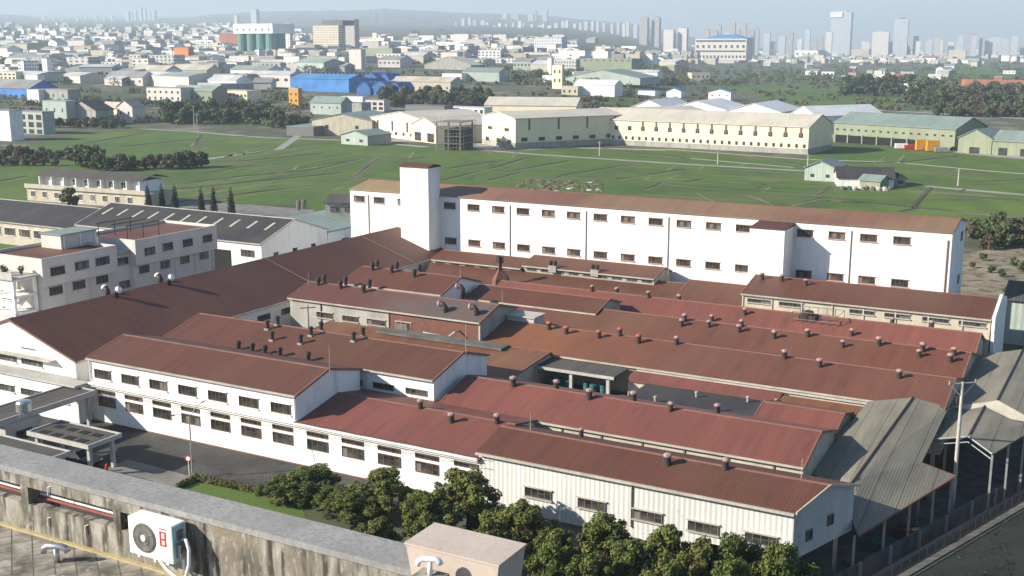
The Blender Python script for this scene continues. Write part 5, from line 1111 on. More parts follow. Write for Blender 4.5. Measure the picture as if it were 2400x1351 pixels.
# ------------------------------------------------------------------ buildings beyond
_fw = MB().box(-0.5, -0.5, -0.5, 0.5, 0.5, 0.5, 'glass_dark').data('window')
def blk(name, label, cat, x0, y0, x1, h, dep, wall, roof, kind='flat', y1=None, rise=2.0, wins=(), side=(), yaw=None, hm=False, group=None, base=None, oh=0.4):
    p0 = ground_at(x0, y0)
    if y1 is not None: p1 = ground_at(x1, y1); d = p1 - p0; yw = math.atan2(d.y, d.x); W = Vector((d.x, d.y)).length
    else:
        yw = YA if yaw is None else yaw; W = along(p0, Vector((math.cos(yw), math.sin(yw), 0)), x1)
    k = px_per_m(p0); hh = h if hm else h / k
    t = thing(name, label, cat, (p0.x, p0.y, p0.z - 1.0), yw, group); zt = hh + 1.0
    if kind == 'flat':
        b = MB(); b.box(0, 0, 0, W, dep, zt - 0.3, wall); b.build('wall', t)
        b = MB(); b.box(-0.1, -0.1, zt - 0.297, W + 0.1, dep + 0.1, zt, roof); b.build('roof', t)
    elif kind == 'gx':
        b = MB(); b.extx([(0, 0), (dep, 0), (dep, zt), (dep / 2, zt + rise - .02), (0, zt)], 0, W, wall); b.build('wall', t)
        b = MB(); b.extx([(-oh, zt - .05), (dep / 2, zt + rise + .2), (dep + oh, zt - .05), (dep + oh, zt - .35), (dep / 2, zt + rise - 0.01), (-oh, zt - .35)], -oh, W + oh, roof); b.build('roof', t)
    elif kind == 'gy':
        b = MB(); b.exty([(0, 0), (W, 0), (W, zt), (W / 2, zt + rise - .02), (0, zt)], 0, dep, wall); b.build('wall', t)
        b = MB(); b.exty([(-oh, zt - .05), (W / 2, zt + rise + .2), (W + oh, zt - .05), (W + oh, zt - .35), (W / 2, zt + rise - 0.01), (-oh, zt - .35)], -oh, dep + oh, roof); b.build('roof', t)
    elif kind == 'arc':
        pr = [(W * i / 10, zt + rise * math.sin(math.pi * i / 10)) for i in range(11)]
        b = MB(); b.exty([(0, 0), (W, 0)] + pr[::-1], 0, dep, wall); b.build('wall', t)
        b = MB(); b.exty([(x, z + .02) for x, z in pr] + [(x, z + .35) for x, z in pr[::-1]], -0.3, dep, roof); b.build('roof', t)
    if base: b = MB(); b.box(-0.05, -0.05, 0, W + 0.05, dep + .05, 1.0 + hh * 0.2, base); b.build('plinth', t)
    for n, fz, fw, fh in wins:
        for i in range(n): link('window', _fw, t, (W * (i + 0.5) / n, -0.0, 1 + hh * fz), 0, (W / n * fw, 0.25, hh * fh))
    for n, fz, fw, fh in side:
        for i in range(n): link('window', _fw, t, (W, dep * (i + 0.5) / n, 1 + hh * fz), 0, (0.25, dep / n * fw, hh * fh))
    return t, W, zt
# yellow factory
yf, W, zt = blk('yellow_factory', 'long cream-yellow factory with two rows of small windows and a pale roof, behind the paddies', 'factory', 1370, 336, 1893, 58, 26, 'cream_wall', 'roof_cream', 'gx', y1=363, rise=3.6, wins=((32, 0.30, 0.32, 0.13),), base='grey_wall')
for i in range(16): link('window', _fw, yf, (W * (i + 0.5) / 16, 0, 1 + (zt - 1) * 0.68), 0, (1.5, 0.25, 1.6)); 
for i in range(4, 16):
    b = MB(); b.box(-0.35, -0.14, 0, 0.35, -0.003, 3.0, 'frame_brown'); b.build('vent_stack', yf, (W * (i + 0.5) / 16, 0, zt - 3.6))
yg, W, zt = blk('yellow_wing', 'cream-yellow wing with tall slot vents on its shaded wall, left of the long yellow factory', 'factory', 1130, 338, 1208, 68, 92, 'cream_wall', 'roof_cream', 'gy', y1=350, rise=1.8, wins=((3, 0.22, 0.3, 0.13), (2, 0.6, 0.25, 0.1)), side=((12, 0.30, 0.35, 0.12),), base='grey_wall')
for i in range(7):
    b = MB(); b.box(0.003, -0.35, 0, 0.14, 0.35, 4.2, 'frame_brown'); b.build('vent_stack', yg, (W, 6 + i * 13, zt - 4.6))
blk('yellow_hall', 'cream hall with broad pale gable roof and dark slots, left of the scaffolded shell', 'factory', 870, 318, 1010, 44, 34, 'cream_wall', 'roof_cream', 'gy', y1=334, rise=3, wins=((8, 0.25, 0.28, 0.16), (4, 0.62, 0.10, 0.5)))
blk('yellow_hall', 'greyish cream hall at the left end of the yellow factory, beside the gas-station canopy', 'factory', 732, 316, 872, 36, 30, 'beige_wall', 'roof_green', 'gy', y1=320, rise=2.6, wins=((2, 0.55, 0.1, 0.2),))
blk('bright_canopy', 'bright yellow-lit entrance canopy roof in front of the yellow factory hall, behind the scaffolding', 'canopy', 965, 330, 1025, 40, 30, 'cream_wall', 'roof_cream', 'gy', y1=338, rise=3, wins=((2, 0.3, 0.5, 0.5),))
blk('far_cream_hall', 'long cream hall with a grey roof behind the yellow factory', 'factory', 1136, 262, 1350, 16, 22, 'cream_wall', 'roof_cream', 'gx', y1=266, rise=4)
blk('open_shed', 'green-roofed open roadside shelter at the left end of the yellow factory', 'shelter', 672, 318, 735, 22, 25, 'frame_grey', 'roof_green', 'flat', y1=320)
# scaffolded shell
sf = thing('unfinished_building', 'grey concrete shell wrapped in scaffolding, standing in the paddies before the yellow factory', 'building site', at(1022, 352, 0), -0.33)
pm = px_per_m(at(1022, 352, 0)); W_ = 62 / pm; D_ = 13; Hh = 66 / pm
for k in range(5):
    b = MB(); b.box(0, 0, Hh * k / 4 - 0.25, W_, D_, Hh * k / 4 + (0.02 if k == 0 else 0), 'scaffold_grey'); b.build('floor_slab', sf)
for x in (0.2, W_ / 2, W_ - 0.2):
    for y in (0.2, D_ - 0.2): b = MB(); b.box(x - 0.2, y - 0.2, 0.02, x + 0.2, y + 0.2, Hh - 0.26, 'scaffold_grey'); b.build('column', sf)
b = MB(); b.box(W_ * .3, 1.4, 0.03, W_ - 0.3, D_ - .5, Hh * .74, 'interior_dark'); b.build('core_wall', sf)
b = MB()
for i in range(9):
    for yy in (-1.2,): b.tube([(i * W_ / 8, yy, 0), (i * W_ / 8, yy, Hh + 1.5)], 0.06, 'scaffold_grey', 4)
    b.tube([(W_ + 1.2, i * D_ / 8, 0), (W_ + 1.2, i * D_ / 8, Hh + 0.5)], 0.06, 'scaffold_grey', 4)
for k in range(8):
    z = 1.2 + k * Hh / 8; b.tube([(-0.3, -1.2, z), (W_ + 1.2, -1.2, z)], 0.07, 'scaffold_grey', 4); b.tube([(W_ + 1.2, -1.2, z), (W_ + 1.2, D_, z)], 0.07, 'scaffold_grey', 4)
b.build('scaffolding', sf)
blk('field_shed', 'pale mint shed with a green roof beside the paddies, left of the scaffolded shell', 'shed', 800, 338, 862, 23, 14, 'wall_mint', 'roof_green', 'gy', y1=342, rise=1.6, wins=((2, 0.45, 0.22, 0.25),))
blk('farm_barn', 'pale green barn with two windows standing in the paddies at right', 'barn', 1885, 423, 1957, 32, 12, 'wall_mint', 'roof_green', 'gy', y1=427, rise=1.8, wins=((2, 0.4, 0.22, 0.22),))
blk('farmhouse', 'low house with a dark grey roof beside the pale green barn in the paddies', 'farmhouse', 1962, 437, 2095, 22, 11, 'white_wall', 'roof_slate', 'gx', y1=440, rise=2.2)
blk('lean_to', 'small green-roofed lean-to in front of the grey-roofed farmhouse', 'lean-to', 2014, 440, 2062, 20, 6, 'wall_green', 'roof_green', 'gx', y1=444, rise=1.0)
blk('farm_shack', 'small dark-doored shack at the right end of the grey-roofed farmhouse', 'shack', 2098, 437, 2122, 19, 7, 'grey_wall', 'roof_slate', 'gy', y1=437, rise=1.0, wins=((1, 0.5, 0.5, 0.4),))
rr = random.Random(9)
for i in range(9):
    p = at(1975 + i * 14, 445 + rr.uniform(-1, 2), 0); t = thing('scrap_pile', 'small pile of scrap in front of the grey-roofed farmhouse', 'scrap pile', p, rr.random(), 'scrap piles before the farmhouse')
    b = MB(); b.lathe([(rr.uniform(.6, 1.2), 0), (0.8, 0.6), (0.3, 1.0)], rr.choice(['rubble_mat', 'galv', 'bin_teal', 'pale_concrete']), 7); b.build('scrap', t)
# green loading sheds at right
lg, W, zt = blk('green_loading_shed', 'long green loading hall with open bays under small windows, right of the yellow factory', 'warehouse', 1953, 333, 2236, 46, 24, 'wall_green', 'roof_green', 'gx', y1=353, rise=3.6, wins=((16, 0.66, 0.32, 0.08),))
b = MB(); b.box(1, -0.3, 1.0, W - 14, -0.02, zt * 0.45, 'interior_dark'); b.build('bay_shade_panel', lg)  # near-black slab on the wall stands in for shade inside the bays
each('bay_post', lg, [(W * i / 8, -0.5, 1, W * i / 8 + 0.5, -0.31, zt * 0.5) for i in range(1, 7)], 'wall_green')
blk('green_gabled_hall', 'green gable-fronted hall with a dark door, right of the long green loading hall', 'warehouse', 2244, 358, 2322, 36, 14, 'wall_green', 'roof_green', 'gy', y1=363, rise=3, wins=((1, 0.2, 0.3, 0.42),))
blk('green_hall', 'low green hall with a wide dark door at the right picture edge', 'warehouse', 2324, 363, 2480, 34, 16, 'wall_green', 'roof_green', 'gx', y1=372, rise=3, wins=((3, 0.25, 0.4, 0.5),))
for i, (x, y, c) in enumerate(((2160, 350, 'orange_crane'), (2185, 352, 'orange_crane'), (2112, 346, 'white_paint'), (2133, 347, 'red_paint'), (2205, 354, 'galv'))):
    p = at(x, y + 3, 0); t = thing('container', ('left of two orange containers before the green loading hall', 'right of two orange containers before the green loading hall', 'white container left of the orange ones', 'small red container just left of the orange ones', 'small grey container right of the orange ones')[i], 'container', p, -0.12)
    b = MB(); hh = (4.0, 4.0, 1.9, 1.6, 1.8)[i]; b.box(-2.2, -1.2, 0.2, 2.2, 1.2, hh, c)
    for k in range(10): b.box(-2.1 + k * 0.44, -1.26, 0.3, -1.92 + k * 0.44, -1.202, hh - 0.1, c)
    b.build('body', t); b = MB(); b.box(-2.3, -1.3, 0, 2.3, 1.3, 0.197, 'dark_metal'); b.build('base', t)
for i, (x, y) in enumerate(((2290, 357), (2345, 363), (2240, 354), (1990, 328), (960, 322), (1010, 325), (1060, 335), (850, 322))):
    car('parked_car', ('dark red vehicle before the green gabled hall', 'dark vehicle before the wide-doored green hall', 'dark vehicle at the right end of the long green hall', 'dark vehicle at the left end of the long green hall', 'dark car before the yellow hall with three dark slots', 'black car left of the scaffolded shell', 'dark car behind the scaffolded shell', 'dark car near the green-roofed roadside shelter')[i], at(x, y, 0.01), -0.2, 'car_black', s=1.1)
blk('white_barn', 'white and pale blue barn with a bright white roof between yellow factory and green hall', 'barn', 1850, 300, 1912, 32, 40, 'white_wall', 'roof_white', 'gy', y1=306, rise=4, wins=((2, 0.5, 0.15, 0.16),))
for a_ in ((1478, 262, 1560, 'left'), (1560, 264, 1700, 'middle'), (1700, 270, 1830, 'right')):
    blk('white_hall', a_[3] + ' of three low bright white halls directly behind the long yellow factory', 'warehouse', a_[0], a_[1] + 14, a_[2], 24, 40, 'white_wall', 'roof_white', 'gy', rise=4)

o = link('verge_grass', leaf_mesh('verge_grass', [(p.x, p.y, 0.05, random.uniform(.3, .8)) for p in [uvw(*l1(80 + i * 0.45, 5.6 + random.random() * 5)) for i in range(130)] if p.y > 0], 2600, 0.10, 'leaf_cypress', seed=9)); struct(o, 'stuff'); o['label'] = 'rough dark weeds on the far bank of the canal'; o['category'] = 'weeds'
# cables strung along the street front
for k, (z0, dz) in enumerate(((4.45, 0.0), (3.72, 0.0))):
    b = MB(); pts = []
    for i in range(60):
        u = -104 + i * 0.98; pts.append(uvw(u, 79.25 - 0.5, z0 - 0.10 * abs(math.sin(i * 0.8))))
    b.tube(pts, 0.022, 'dark_metal', 4); tag(b.build('cable'), ('upper' if k == 0 else 'lower') + ' of two sagging dark cables strung along the white street front', 'cable')
cp = thing('court_pole', 'thin grey utility pole with crossarm in the court beside the beige-and-brick raised block', 'utility pole', uvw(*uv_of(at(724, 792, 4.6)), 0), 0.3)
b = MB(); b.tube([(0, 0, 0), (0, 0, 8.6)], [0.12, 0.09], 'galv', 7); b.build('pole', cp)
b = MB(); b.tube([(-0.9, 0, 8.2), (0.9, 0, 8.2)], 0.06, 'dark_metal', 5); b.build('crossarm', cp)
for i, (x, y, h, k) in enumerate(((1092, 826, 3.0, 'M1'), (1177, 711, 1.6, 'M2'), (1079, 651, 1.4, 'M3'), (1243, 1010, 1.6, 'met'), (1878, 1122, 1.6, 'met'), (773, 872, 2.6, 'R0'), (1566, 634, 1.4, 'bs'), (723, 664, 1.8, 'M2'))):
    rt_, u0_, u1_, v0_ = BL[k][:4]; q = on_roof(k, x, y)
    b = MB(); b.tube([(0, 0, -0.2), (0, 0, h)], [0.035, 0.02], 'gutter', 5); b.build('lightning_rod', rt_, q)
# ------------------------------------------------------------------ named buildings of the hazy city
def B(name, label, x0, y1, x1, ytop, dep, wall, roof='froof_k', kind='flat', cat='building', **kw):
    return blk(name, label, cat, x0, y1, x1, y1 - ytop, dep * (0.45 if x0 < 1300 else 0.7), wall, roof, kind, **kw)
B('corner_house', 'bright white blank-sided house cut by the left picture edge, behind the paddies', -30, 328, 27, 258, 14, 'white_wall', 'froof_k')
t_, W, zt = B('terraced_house', 'three-storey greenish-grey house with open balconies, beside the bright white house at far left', 29, 312, 103, 260, 14, 'wall_mint', 'froof_k', wins=((4, 0.75, 0.6, 0.22), (4, 0.42, 0.6, 0.22), (4, 0.12, 0.6, 0.18)))
B('mint_block', 'plain mint-grey block with three small windows, behind the paddies at left', 103, 290, 158, 236, 16, 'wall_mint', 'froof_g', wins=((3, 0.6, 0.12, 0.16),))
B('dark_hall', 'dark gable-roofed hall behind the tree belt at left', 160, 290, 226, 256, 25, 'grey_wall', 'roof_slate', 'gy', rise=4)
B('cream_house', 'cream gabled house with four windows at the back of the left paddies', 240, 285, 308, 252, 14, 'cream_wall', 'froof_c', 'gx', rise=2.5, wins=((4, 0.6, 0.3, 0.25),))
B('grey_house', 'pale grey gabled building with small windows, right of the cream gabled house', 276, 288, 312, 250, 18, 'office_wall', 'froof_k', 'gy', rise=3, wins=((2, 0.6, 0.2, 0.2),))
B('grey_block', 'long grey block with three windows behind the mint-grey block', 93, 238, 160, 209, 22, 'grey_wall', 'froof_k', wins=((3, 0.5, 0.12, 0.22),))
B('white_block', 'white windowless cube left of the long grey block at far left', 65, 238, 92, 210, 14, 'white_wall', 'froof_wt')
B('blue_eaved_hall', 'wide grey-roofed hall with a blue eave at the left picture edge', -40, 225, 70, 205, 50, 'blue_sheet', 'froof_k', 'gx', rise=5)
B('white_tower_house', 'narrow tall white house in the left sprawl above the blue-eaved hall', 64, 210, 90, 176, 14, 'white_wall', 'froof_wt')
B('cream_house', 'cream house with a row of windows at the left edge of the sprawl', -10, 190, 38, 168, 16, 'cream_wall', 'froof_c', wins=((5, 0.35, 0.5, 0.2), (5, 0.7, 0.5, 0.2)))
B('chimney_block', 'white stepped tower block in the left sprawl', 101, 175, 112, 138, 12, 'white_wall', 'froof_wt')
B('white_works', 'long white works building with a dark window band, in the left sprawl', 114, 139, 182, 124, 25, 'white_wall', 'froof_c', wins=((10, 0.5, 0.7, 0.2),))
B('signed_hall', 'long bright white hall with a dark lettered band, farther back in the left sprawl', 203, 101, 272, 87, 40, 'white_wall', 'froof_wt', wins=((6, 0.5, 0.5, 0.25),))
B('spired_building', 'white building with a small tower, far back at upper left', 66, 80, 115, 68, 30, 'white_wall', 'froof_wt'); B('spired_building', 'small white tower on the far building at upper left', 92, 75, 99, 58, 15, 'white_wall', 'froof_wt')
B('orange_block', 'windowless orange-red block with a pale blue neighbour in the left sprawl', 409, 152, 443, 112, 18, 'orange_paint', 'froof_d')
B('office_pair', 'pair of small white framed houses right of the orange-red block', 467, 113, 499, 95, 18, 'white_wall', 'froof_wt', wins=((2, 0.55, 0.45, 0.5),))
B('banded_office', 'white building with two dark window bands, right of the orange-red block', 473, 138, 518, 122, 30, 'white_wall', 'froof_wt', wins=((1, 0.55, 0.9, 0.18),))
B('gabled_works', 'pale grey works with two gables and small windows in the left sprawl', 250, 198, 335, 180, 30, 'office_wall', 'froof_k', 'gx', rise=4, wins=((6, 0.45, 0.3, 0.25),))
B('two_storey_works', 'pale blue-grey two-storey works above the paddies tree belt at left', 345, 240, 425, 205, 24, 'office_wall', 'froof_k', wins=((6, 0.7, 0.3, 0.15), (6, 0.3, 0.3, 0.15)))
B('greenish_works', 'greenish-grey low works with a row of seven windows, above the tree belt', 402, 240, 498, 212, 30, 'wall_green', 'froof_g', 'gx', rise=3, wins=((7, 0.45, 0.3, 0.2),))
B('cream_works', 'cream works with a bright strip of windows, above the tree belt', 510, 240, 580, 212, 30, 'cream_wall', 'froof_c', wins=((8, 0.6, 0.5, 0.2),))
B('tan_hall', 'tan-roofed hall with a broken pale wall in the left sprawl', 310, 185, 390, 165, 40, 'beige_wall', 'froof_c', 'gx', rise=4)
B('tan_hall', 'dark-walled hall with a cream roof edge in the left sprawl', 395, 182, 485, 164, 40, 'grey_wall', 'froof_c', 'gx', rise=4)
B('windowed_works', 'long grey works with a line of dark windows behind the cream works', 465, 204, 545, 182, 34, 'grey_wall', 'froof_k', wins=((9, 0.5, 0.35, 0.2),))
# silo
sl_, W, zt = B('silo_tower', 'row of tall dark green silos under a white windowed head, with a striped lift tower', 567, 133, 655, 60, 30, 'silo_green', 'froof_wt', cat='silo')
b = MB()
for i in range(4): b.lathe([(W / 8.2, 0), (W / 8.2, zt * 0.72)], 'silo_green', 14, (W * (i + 0.5) / 4, -W / 14, 0))
b.build('silo_barrels', sl_); b = MB(); b.box(-1, -W / 5, zt * 0.72 + .1, W + 1, 31, zt + 0.5, 'white_wall'); b.build('silo_head', sl_)
for i in range(6): link('window', _fw, sl_, (W * (i + 0.5) / 6, -W / 5 - .05, zt * 0.84), 0, (2.2, 0.3, 2.6))
B('lift_tower', 'striped white and grey lift tower on the right of the dark green silos', 656, 126, 681, 58, 14, 'far_w1', 'froof_wt')
cb, W, zt = B('cream_tower_block', 'broad cream tower block with shaded right side, upper centre left', 735, 128, 795, 62, 34, 'far_w4', 'froof_c', side=((3, 0.3, 0.4, 0.1),))
b = MB(); b.box(W * .3, 4, zt, W * 1.1, 30, zt + 7, 'froof_d'); b.build('roof_house', cb)
B('tower_annex', 'grey shaded annex rising behind the broad cream tower block', 800, 122, 832, 48, 26, 'tower_b', 'froof_d')
B('low_white_annex', 'small white block at the foot of the broad cream tower block', 768, 133, 790, 108, 10, 'white_wall', 'froof_wt')
B('red_block', 'faded red block left of the dark green silos', 515, 112, 560, 79, 40, 'red_brick_far', 'froof_r')
B('green_cube', 'large grey-green windowless cube right of the broad cream tower block', 848, 146, 920, 114, 40, 'wall_green', 'froof_g'); B('pale_cube', 'pale grey slab at the left of the grey-green cube', 819, 162, 847, 117, 18, 'office_wall', 'froof_k')
B('long_office', 'long low grey office with a line of windows, before the broad cream tower block', 708, 150, 790, 132, 30, 'grey_wall', 'froof_k', wins=((12, 0.5, 0.5, 0.3),))
B('cream_school', 'cream building with a small central tower right of the cream tower block', 838, 108, 905, 93, 30, 'cream_wall', 'froof_c', wins=((8, 0.5, 0.4, 0.2),)); B('cream_turret', 'small cream turret on the low cream building, upper centre', 873, 100, 883, 78, 10, 'cream_wall', 'froof_c')
B('white_office', 'white office with rows of windows standing alone at upper centre', 1063, 110, 1098, 81, 22, 'far_w1', 'froof_wt'); B('white_hall', 'low white hall left of the lone white office at upper centre', 982, 98, 1016, 84, 30, 'white_wall', 'froof_wt')
# blue factory
bf, W, zt = B('blue_factory', 'bright blue factory with a line of white roof vents', 683, 212, 818, 184, 50, 'blue_sheet', 'froof_b', 'gx', cat='factory', rise=3)
for i in range(14): link('roof_vent', _fw, bf, (W * (i + .5) / 14, 25, zt + 3.6), 0, (2.2, 1.6, 1.6)).data = _fw
for j, (x0, x1, yb, yt) in enumerate(((818, 845, 210, 186), (846, 885, 211, 184), (886, 912, 211, 186), (836, 868, 222, 208), (869, 910, 223, 206), (911, 938, 223, 208))):
    B('blue_vault', ('left', 'middle', 'right', 'lower left', 'lower middle', 'lower right')[j] + ' of six dark blue barrel-vaulted bays at the right of the blue factory', x0, yb, x1, yt, 40, 'blue_deep', 'blue_deep', 'arc', rise=4, cat='factory bay')
B('tan_works', 'long tan works with a reddish eave right of the blue factory', 915, 212, 1056, 190, 40, 'beige_wall', 'froof_c', 'gx', rise=3, wins=((9, 0.35, 0.2, 0.2),))
B('pavilion_hall', 'wide pale-roofed pavilion hall above the tan works, upper centre', 995, 162, 1103, 152, 60, 'grey_wall', 'roof_cream', 'gy', rise=8)
B('white_works', 'white works with a pale green roof below the pavilion hall', 1036, 190, 1082, 172, 24, 'white_wall', 'roof_green'); B('green_works', 'long pale green works right of the white works below the pavilion hall', 1084, 190, 1170, 168, 40, 'wall_mint', 'roof_green', 'gx', rise=3)
B('orange_house', 'narrow orange and yellow house at the edge of the tree belt, below the blue factory', 678, 255, 700, 207, 8, 'orange_crane', 'froof_wt', wins=((2, 0.7, 0.3, 0.1), (2, 0.4, 0.3, 0.1)))
B('mint_works', 'mint works with small windows below the blue factory', 728, 268, 800, 240, 22, 'wall_mint', 'roof_green', 'gx', rise=3, wins=((4, 0.6, 0.15, 0.15),)); B('open_mint_shed', 'open-sided mint shed joined to the right of the mint works', 801, 264, 848, 240, 20, 'grey_wall', 'roof_green')
B('white_house', 'white flat-roofed house behind the open-sided mint shed', 800, 246, 850, 226, 14, 'white_wall', 'froof_wt'); B('mauve_house', 'mauve-grey house with balconies right of the mint works', 857, 260, 900, 234, 14, 'office_wall', 'froof_k', wins=((3, 0.65, 0.6, 0.25), (3, 0.25, 0.6, 0.25)))
B('grey_store', 'long dark grey store behind the yellow factory, left of a white one', 950, 266, 1042, 246, 20, 'frame_grey', 'froof_d'); B('white_store', 'white store with dark openings behind the yellow factory, right of the dark grey one', 1044, 266, 1135, 250, 20, 'white_wall', 'froof_wt', wins=((7, 0.4, 0.5, 0.5),))
# right half
B('glass_office', 'grey-blue office box with a blue roof edge, upper centre right', 1252, 125, 1316, 88, 40, 'tower_a', 'froof_b')
B('white_slab', 'slim white slab left of the cream stair tower, centre right', 1283, 180, 1292, 137, 12, 'white_wall', 'froof_wt'); B('grey_office', 'grey office joined to the slim white slab, centre right', 1293, 172, 1350, 140, 20, 'far_w3', 'froof_wt')
B('cream_stair_tower', 'cream tower with two columns of windows, centre right', 1294, 208, 1317, 153, 7, 'cream_wall', 'froof_r', wins=((2, 0.72, 0.3, 0.14), (2, 0.34, 0.3, 0.14)))
B('olive_works', 'long olive-green works with a row of small windows, centre right', 1350, 166, 1480, 138, 40, 'wall_green', 'froof_g', wins=((9, 0.85, 0.3, 0.1),))
B('green_warehouse', 'wide pale green-roofed warehouse in front of the olive-green works', 1325, 194, 1500, 181, 60, 'wall_mint', 'roof_green', 'gy', rise=6, cat='warehouse')
B('white_shed', 'white metal shed with a pale blue gable before the green-roofed warehouse', 1345, 222, 1440, 198, 20, 'white_wall', 'roof_white', 'gx', rise=3, cat='shed'); B('ochre_house', 'ochre house with dark door beside the white metal shed', 1316, 222, 1354, 202, 12, 'beige_wall', 'froof_c', wins=((3, 0.4, 0.3, 0.3),))
B('blue_roofed_house', 'small white shed with blue roof by the road, left of the two-window blue-roofed house', 1562, 228, 1596, 214, 10, 'white_wall', 'froof_b', 'gy', rise=2); B('blue_roofed_house', 'white house with three windows and blue roof by the road', 1660, 235, 1712, 216, 12, 'white_wall', 'froof_b', 'gy', rise=2, wins=((3, 0.6, 0.15, 0.2),)); B('blue_roofed_shed', 'low blue-roofed shed at the roadside beyond the yellow factory', 1495, 222, 1535, 212, 14, 'white_wall', 'froof_b')
ho, W, zt = B('blue_roofed_block', 'big pale stepped block with a blue hipped roof and window bands, upper right', 1628, 140, 1748, 92, 60, 'office_wall', 'froof_b', wins=((1, 0.88, 0.97, 0.08), (9, 0.62, 0.4, 0.14), (1, 0.4, 0.97, 0.07), (14, 0.14, 0.5, 0.12)), cat='large building')
b = MB(); b.solid([[(W * .15, 5, zt), (W * .95, 5, zt), (W * .95, 55, zt), (W * .15, 55, zt)], [(W * .4, 25, zt + 9), (W * .7, 25, zt + 9), (W * .7, 35, zt + 9), (W * .4, 35, zt + 9)]], 'froof_b'); b.build('hipped_roof', ho)
B('tan_terrace', 'long tan brick terrace below the white skyscraper, upper right', 1965, 132, 2130, 116, 40, 'far_w4', 'froof_r', wins=()); B('white_green_hall', 'white hall with a row of dark windows left of the tan brick terrace', 1862, 135, 1916, 119, 30, 'white_wall', 'froof_wt', wins=((4, 0.5, 0.3, 0.35),)); B('teal_hall', 'dull teal hall between the white hall and the tan brick terrace', 1918, 132, 1962, 118, 30, 'far_w6', 'froof_g')
rb2, W, zt = B('red_brick_building', 'long red-brick building with a dark red roof among trees at the right', 2258, 222, 2480, 200, 30, 'red_brick_far', 'red_brick_far', 'gx', rise=4, wins=((3, 0.5, 0.08, 0.5),)); B('brick_turret', 'orange-red turret at the left end of the red-brick building', 2253, 205, 2270, 186, 10, 'orange_paint', 'red_brick_far'); B('brick_turret', 'orange-red turret topped by white tanks, middle of the red-brick building', 2328, 200, 2348, 180, 10, 'red_brick_far', 'froof_wt')
B('white_cottage', 'white cottage with an orange lower wall among the trees at right', 2117, 216, 2150, 196, 12, 'white_wall', 'froof_c', wins=((2, 0.5, 0.3, 0.3),)); B('red_roofed_villa', 'white villa with a bright red roof, upper right', 2160, 148, 2192, 136, 20, 'white_wall', 'red_brick_far', 'gx', rise=4)
B('white_villa', 'white two-storey villa in the meadow left of the village, right half', 1925, 182, 1954, 168, 14, 'white_wall', 'froof_r', wins=((3, 0.65, 0.4, 0.2), (3, 0.25, 0.4, 0.2))); B('ochre_block', 'ochre and white block among village houses, upper right', 2222, 140, 2262, 118, 20, 'far_w4', 'froof_c')
for j, (x0, x1, yb, yt, w_, r_) in enumerate(((1972, 1990, 190, 178, 'white_wall', 'froof_wt'), (1988, 2006, 184, 170, 'far_w5', 'froof_r'), (2030, 2044, 188, 166, 'wall_mint', 'froof_wt'), (2034, 2066, 180, 166, 'cream_wall', 'froof_c'), (2046, 2076, 190, 175, 'white_wall', 'froof_wt'), (2076, 2096, 186, 170, 'office_wall', 'froof_k'), (2090, 2136, 194, 180, 'white_wall', 'froof_r'), (2110, 2142, 180, 168, 'wall_mint', 'froof_g'), (2174, 2204, 192, 180, 'white_wall', 'froof_wt'))):
    B('village_house', ('bright white cottage at the left end', 'small brick-coloured house', 'narrow mint house', 'cream flat-roofed house', 'white two-storey house', 'pale grey house', 'white house with a dull red roof', 'mint shed-like house', 'white gabled house at the right end')[j] + ' of the village row at right', x0, yb, x1, yt, 12, w_, r_, 'gx' if j in (6, 8) else 'flat', cat='house', rise=2.5)
# towers of the skyline, at their real distance
def tower(name, label, x0, x1, ytop, D, mat, dep=None, roof='froof_k', yb=None, group=None, top=None, zb=None):
    r = ray((x0 + x1) / 2, ytop); x = r.x / r.y * D; zt = H + r.z / r.y * D; g = terrain(x, D) if zb is None else zb; W = (x1 - x0) / F_PX * D
    t = thing(name, label, 'tower block', (x - W / 2, D, g - 2), 0, group); hh = zt - g + 2; dep = dep or W * 0.8
    t.rotation_euler = (0, 0, R(-22)); w2 = W * 0.72
    b = MB(); b.box(0, 0, 0, w2, dep * .8, hh * 0.97, mat); b.build('wall', t)
    b = MB(); b.box(w2 * .25, dep * .2, hh * 0.97 + .05, w2 * .75, dep * .6, hh, roof); b.build('roof_house', t)
    return t, w2, hh
t, w2, hh = tower('white_skyscraper', 'tallest building on the skyline, a white skyscraper with a shaded right side', 1950, 2012, 26, 4300, 'tower_a', roof='froof_wt')
b = MB(); b.box(-4, -3, hh * 0.86, w2 * .55, -0.1, hh * 0.98, 'white_wall'); b.build('crown_panel', t)
tower('round_topped_tower', 'second tallest skyline tower with a dark curved top', 2098, 2140, 42, 4300, 'tower_a', roof='froof_d')
tower('twin_tower', 'left of the tall brownish twin blocks standing left of the skyline centre', 1500, 1525, 40, 3600, 'tower_b'); tower('twin_tower', 'right of the tall brownish twin blocks standing left of the skyline centre', 1528, 1553, 39, 3600, 'tower_b')
tower('pale_tower', 'left of two pale cream tower blocks below the brownish twin blocks', 1556, 1588, 68, 2900, 'tower_c'); tower('pale_tower', 'right of two pale cream tower blocks below the brownish twin blocks', 1590, 1618, 64, 2900, 'tower_c')
tower('cupola_building', 'building with a bright white domed roof between the two tallest skyline towers', 2046, 2096, 74, 3900, 'tower_c', roof='froof_wt')
rr = random.Random(11)
def cluster(lab, grp, n, xa, xb, ya, yb, Da, Db, mats, wa=10, wb=22):
    for i in range(n):
        x = xa + (xb - xa) * (i + rr.random() * .7) / n; w_ = rr.uniform(wa, wb)
        tower('skyline_tower', lab, x, x + w_, rr.uniform(ya, yb), rr.uniform(Da, Db), rr.choice(mats), roof=rr.choice(['froof_k', 'froof_r', 'froof_wt']), group=grp)
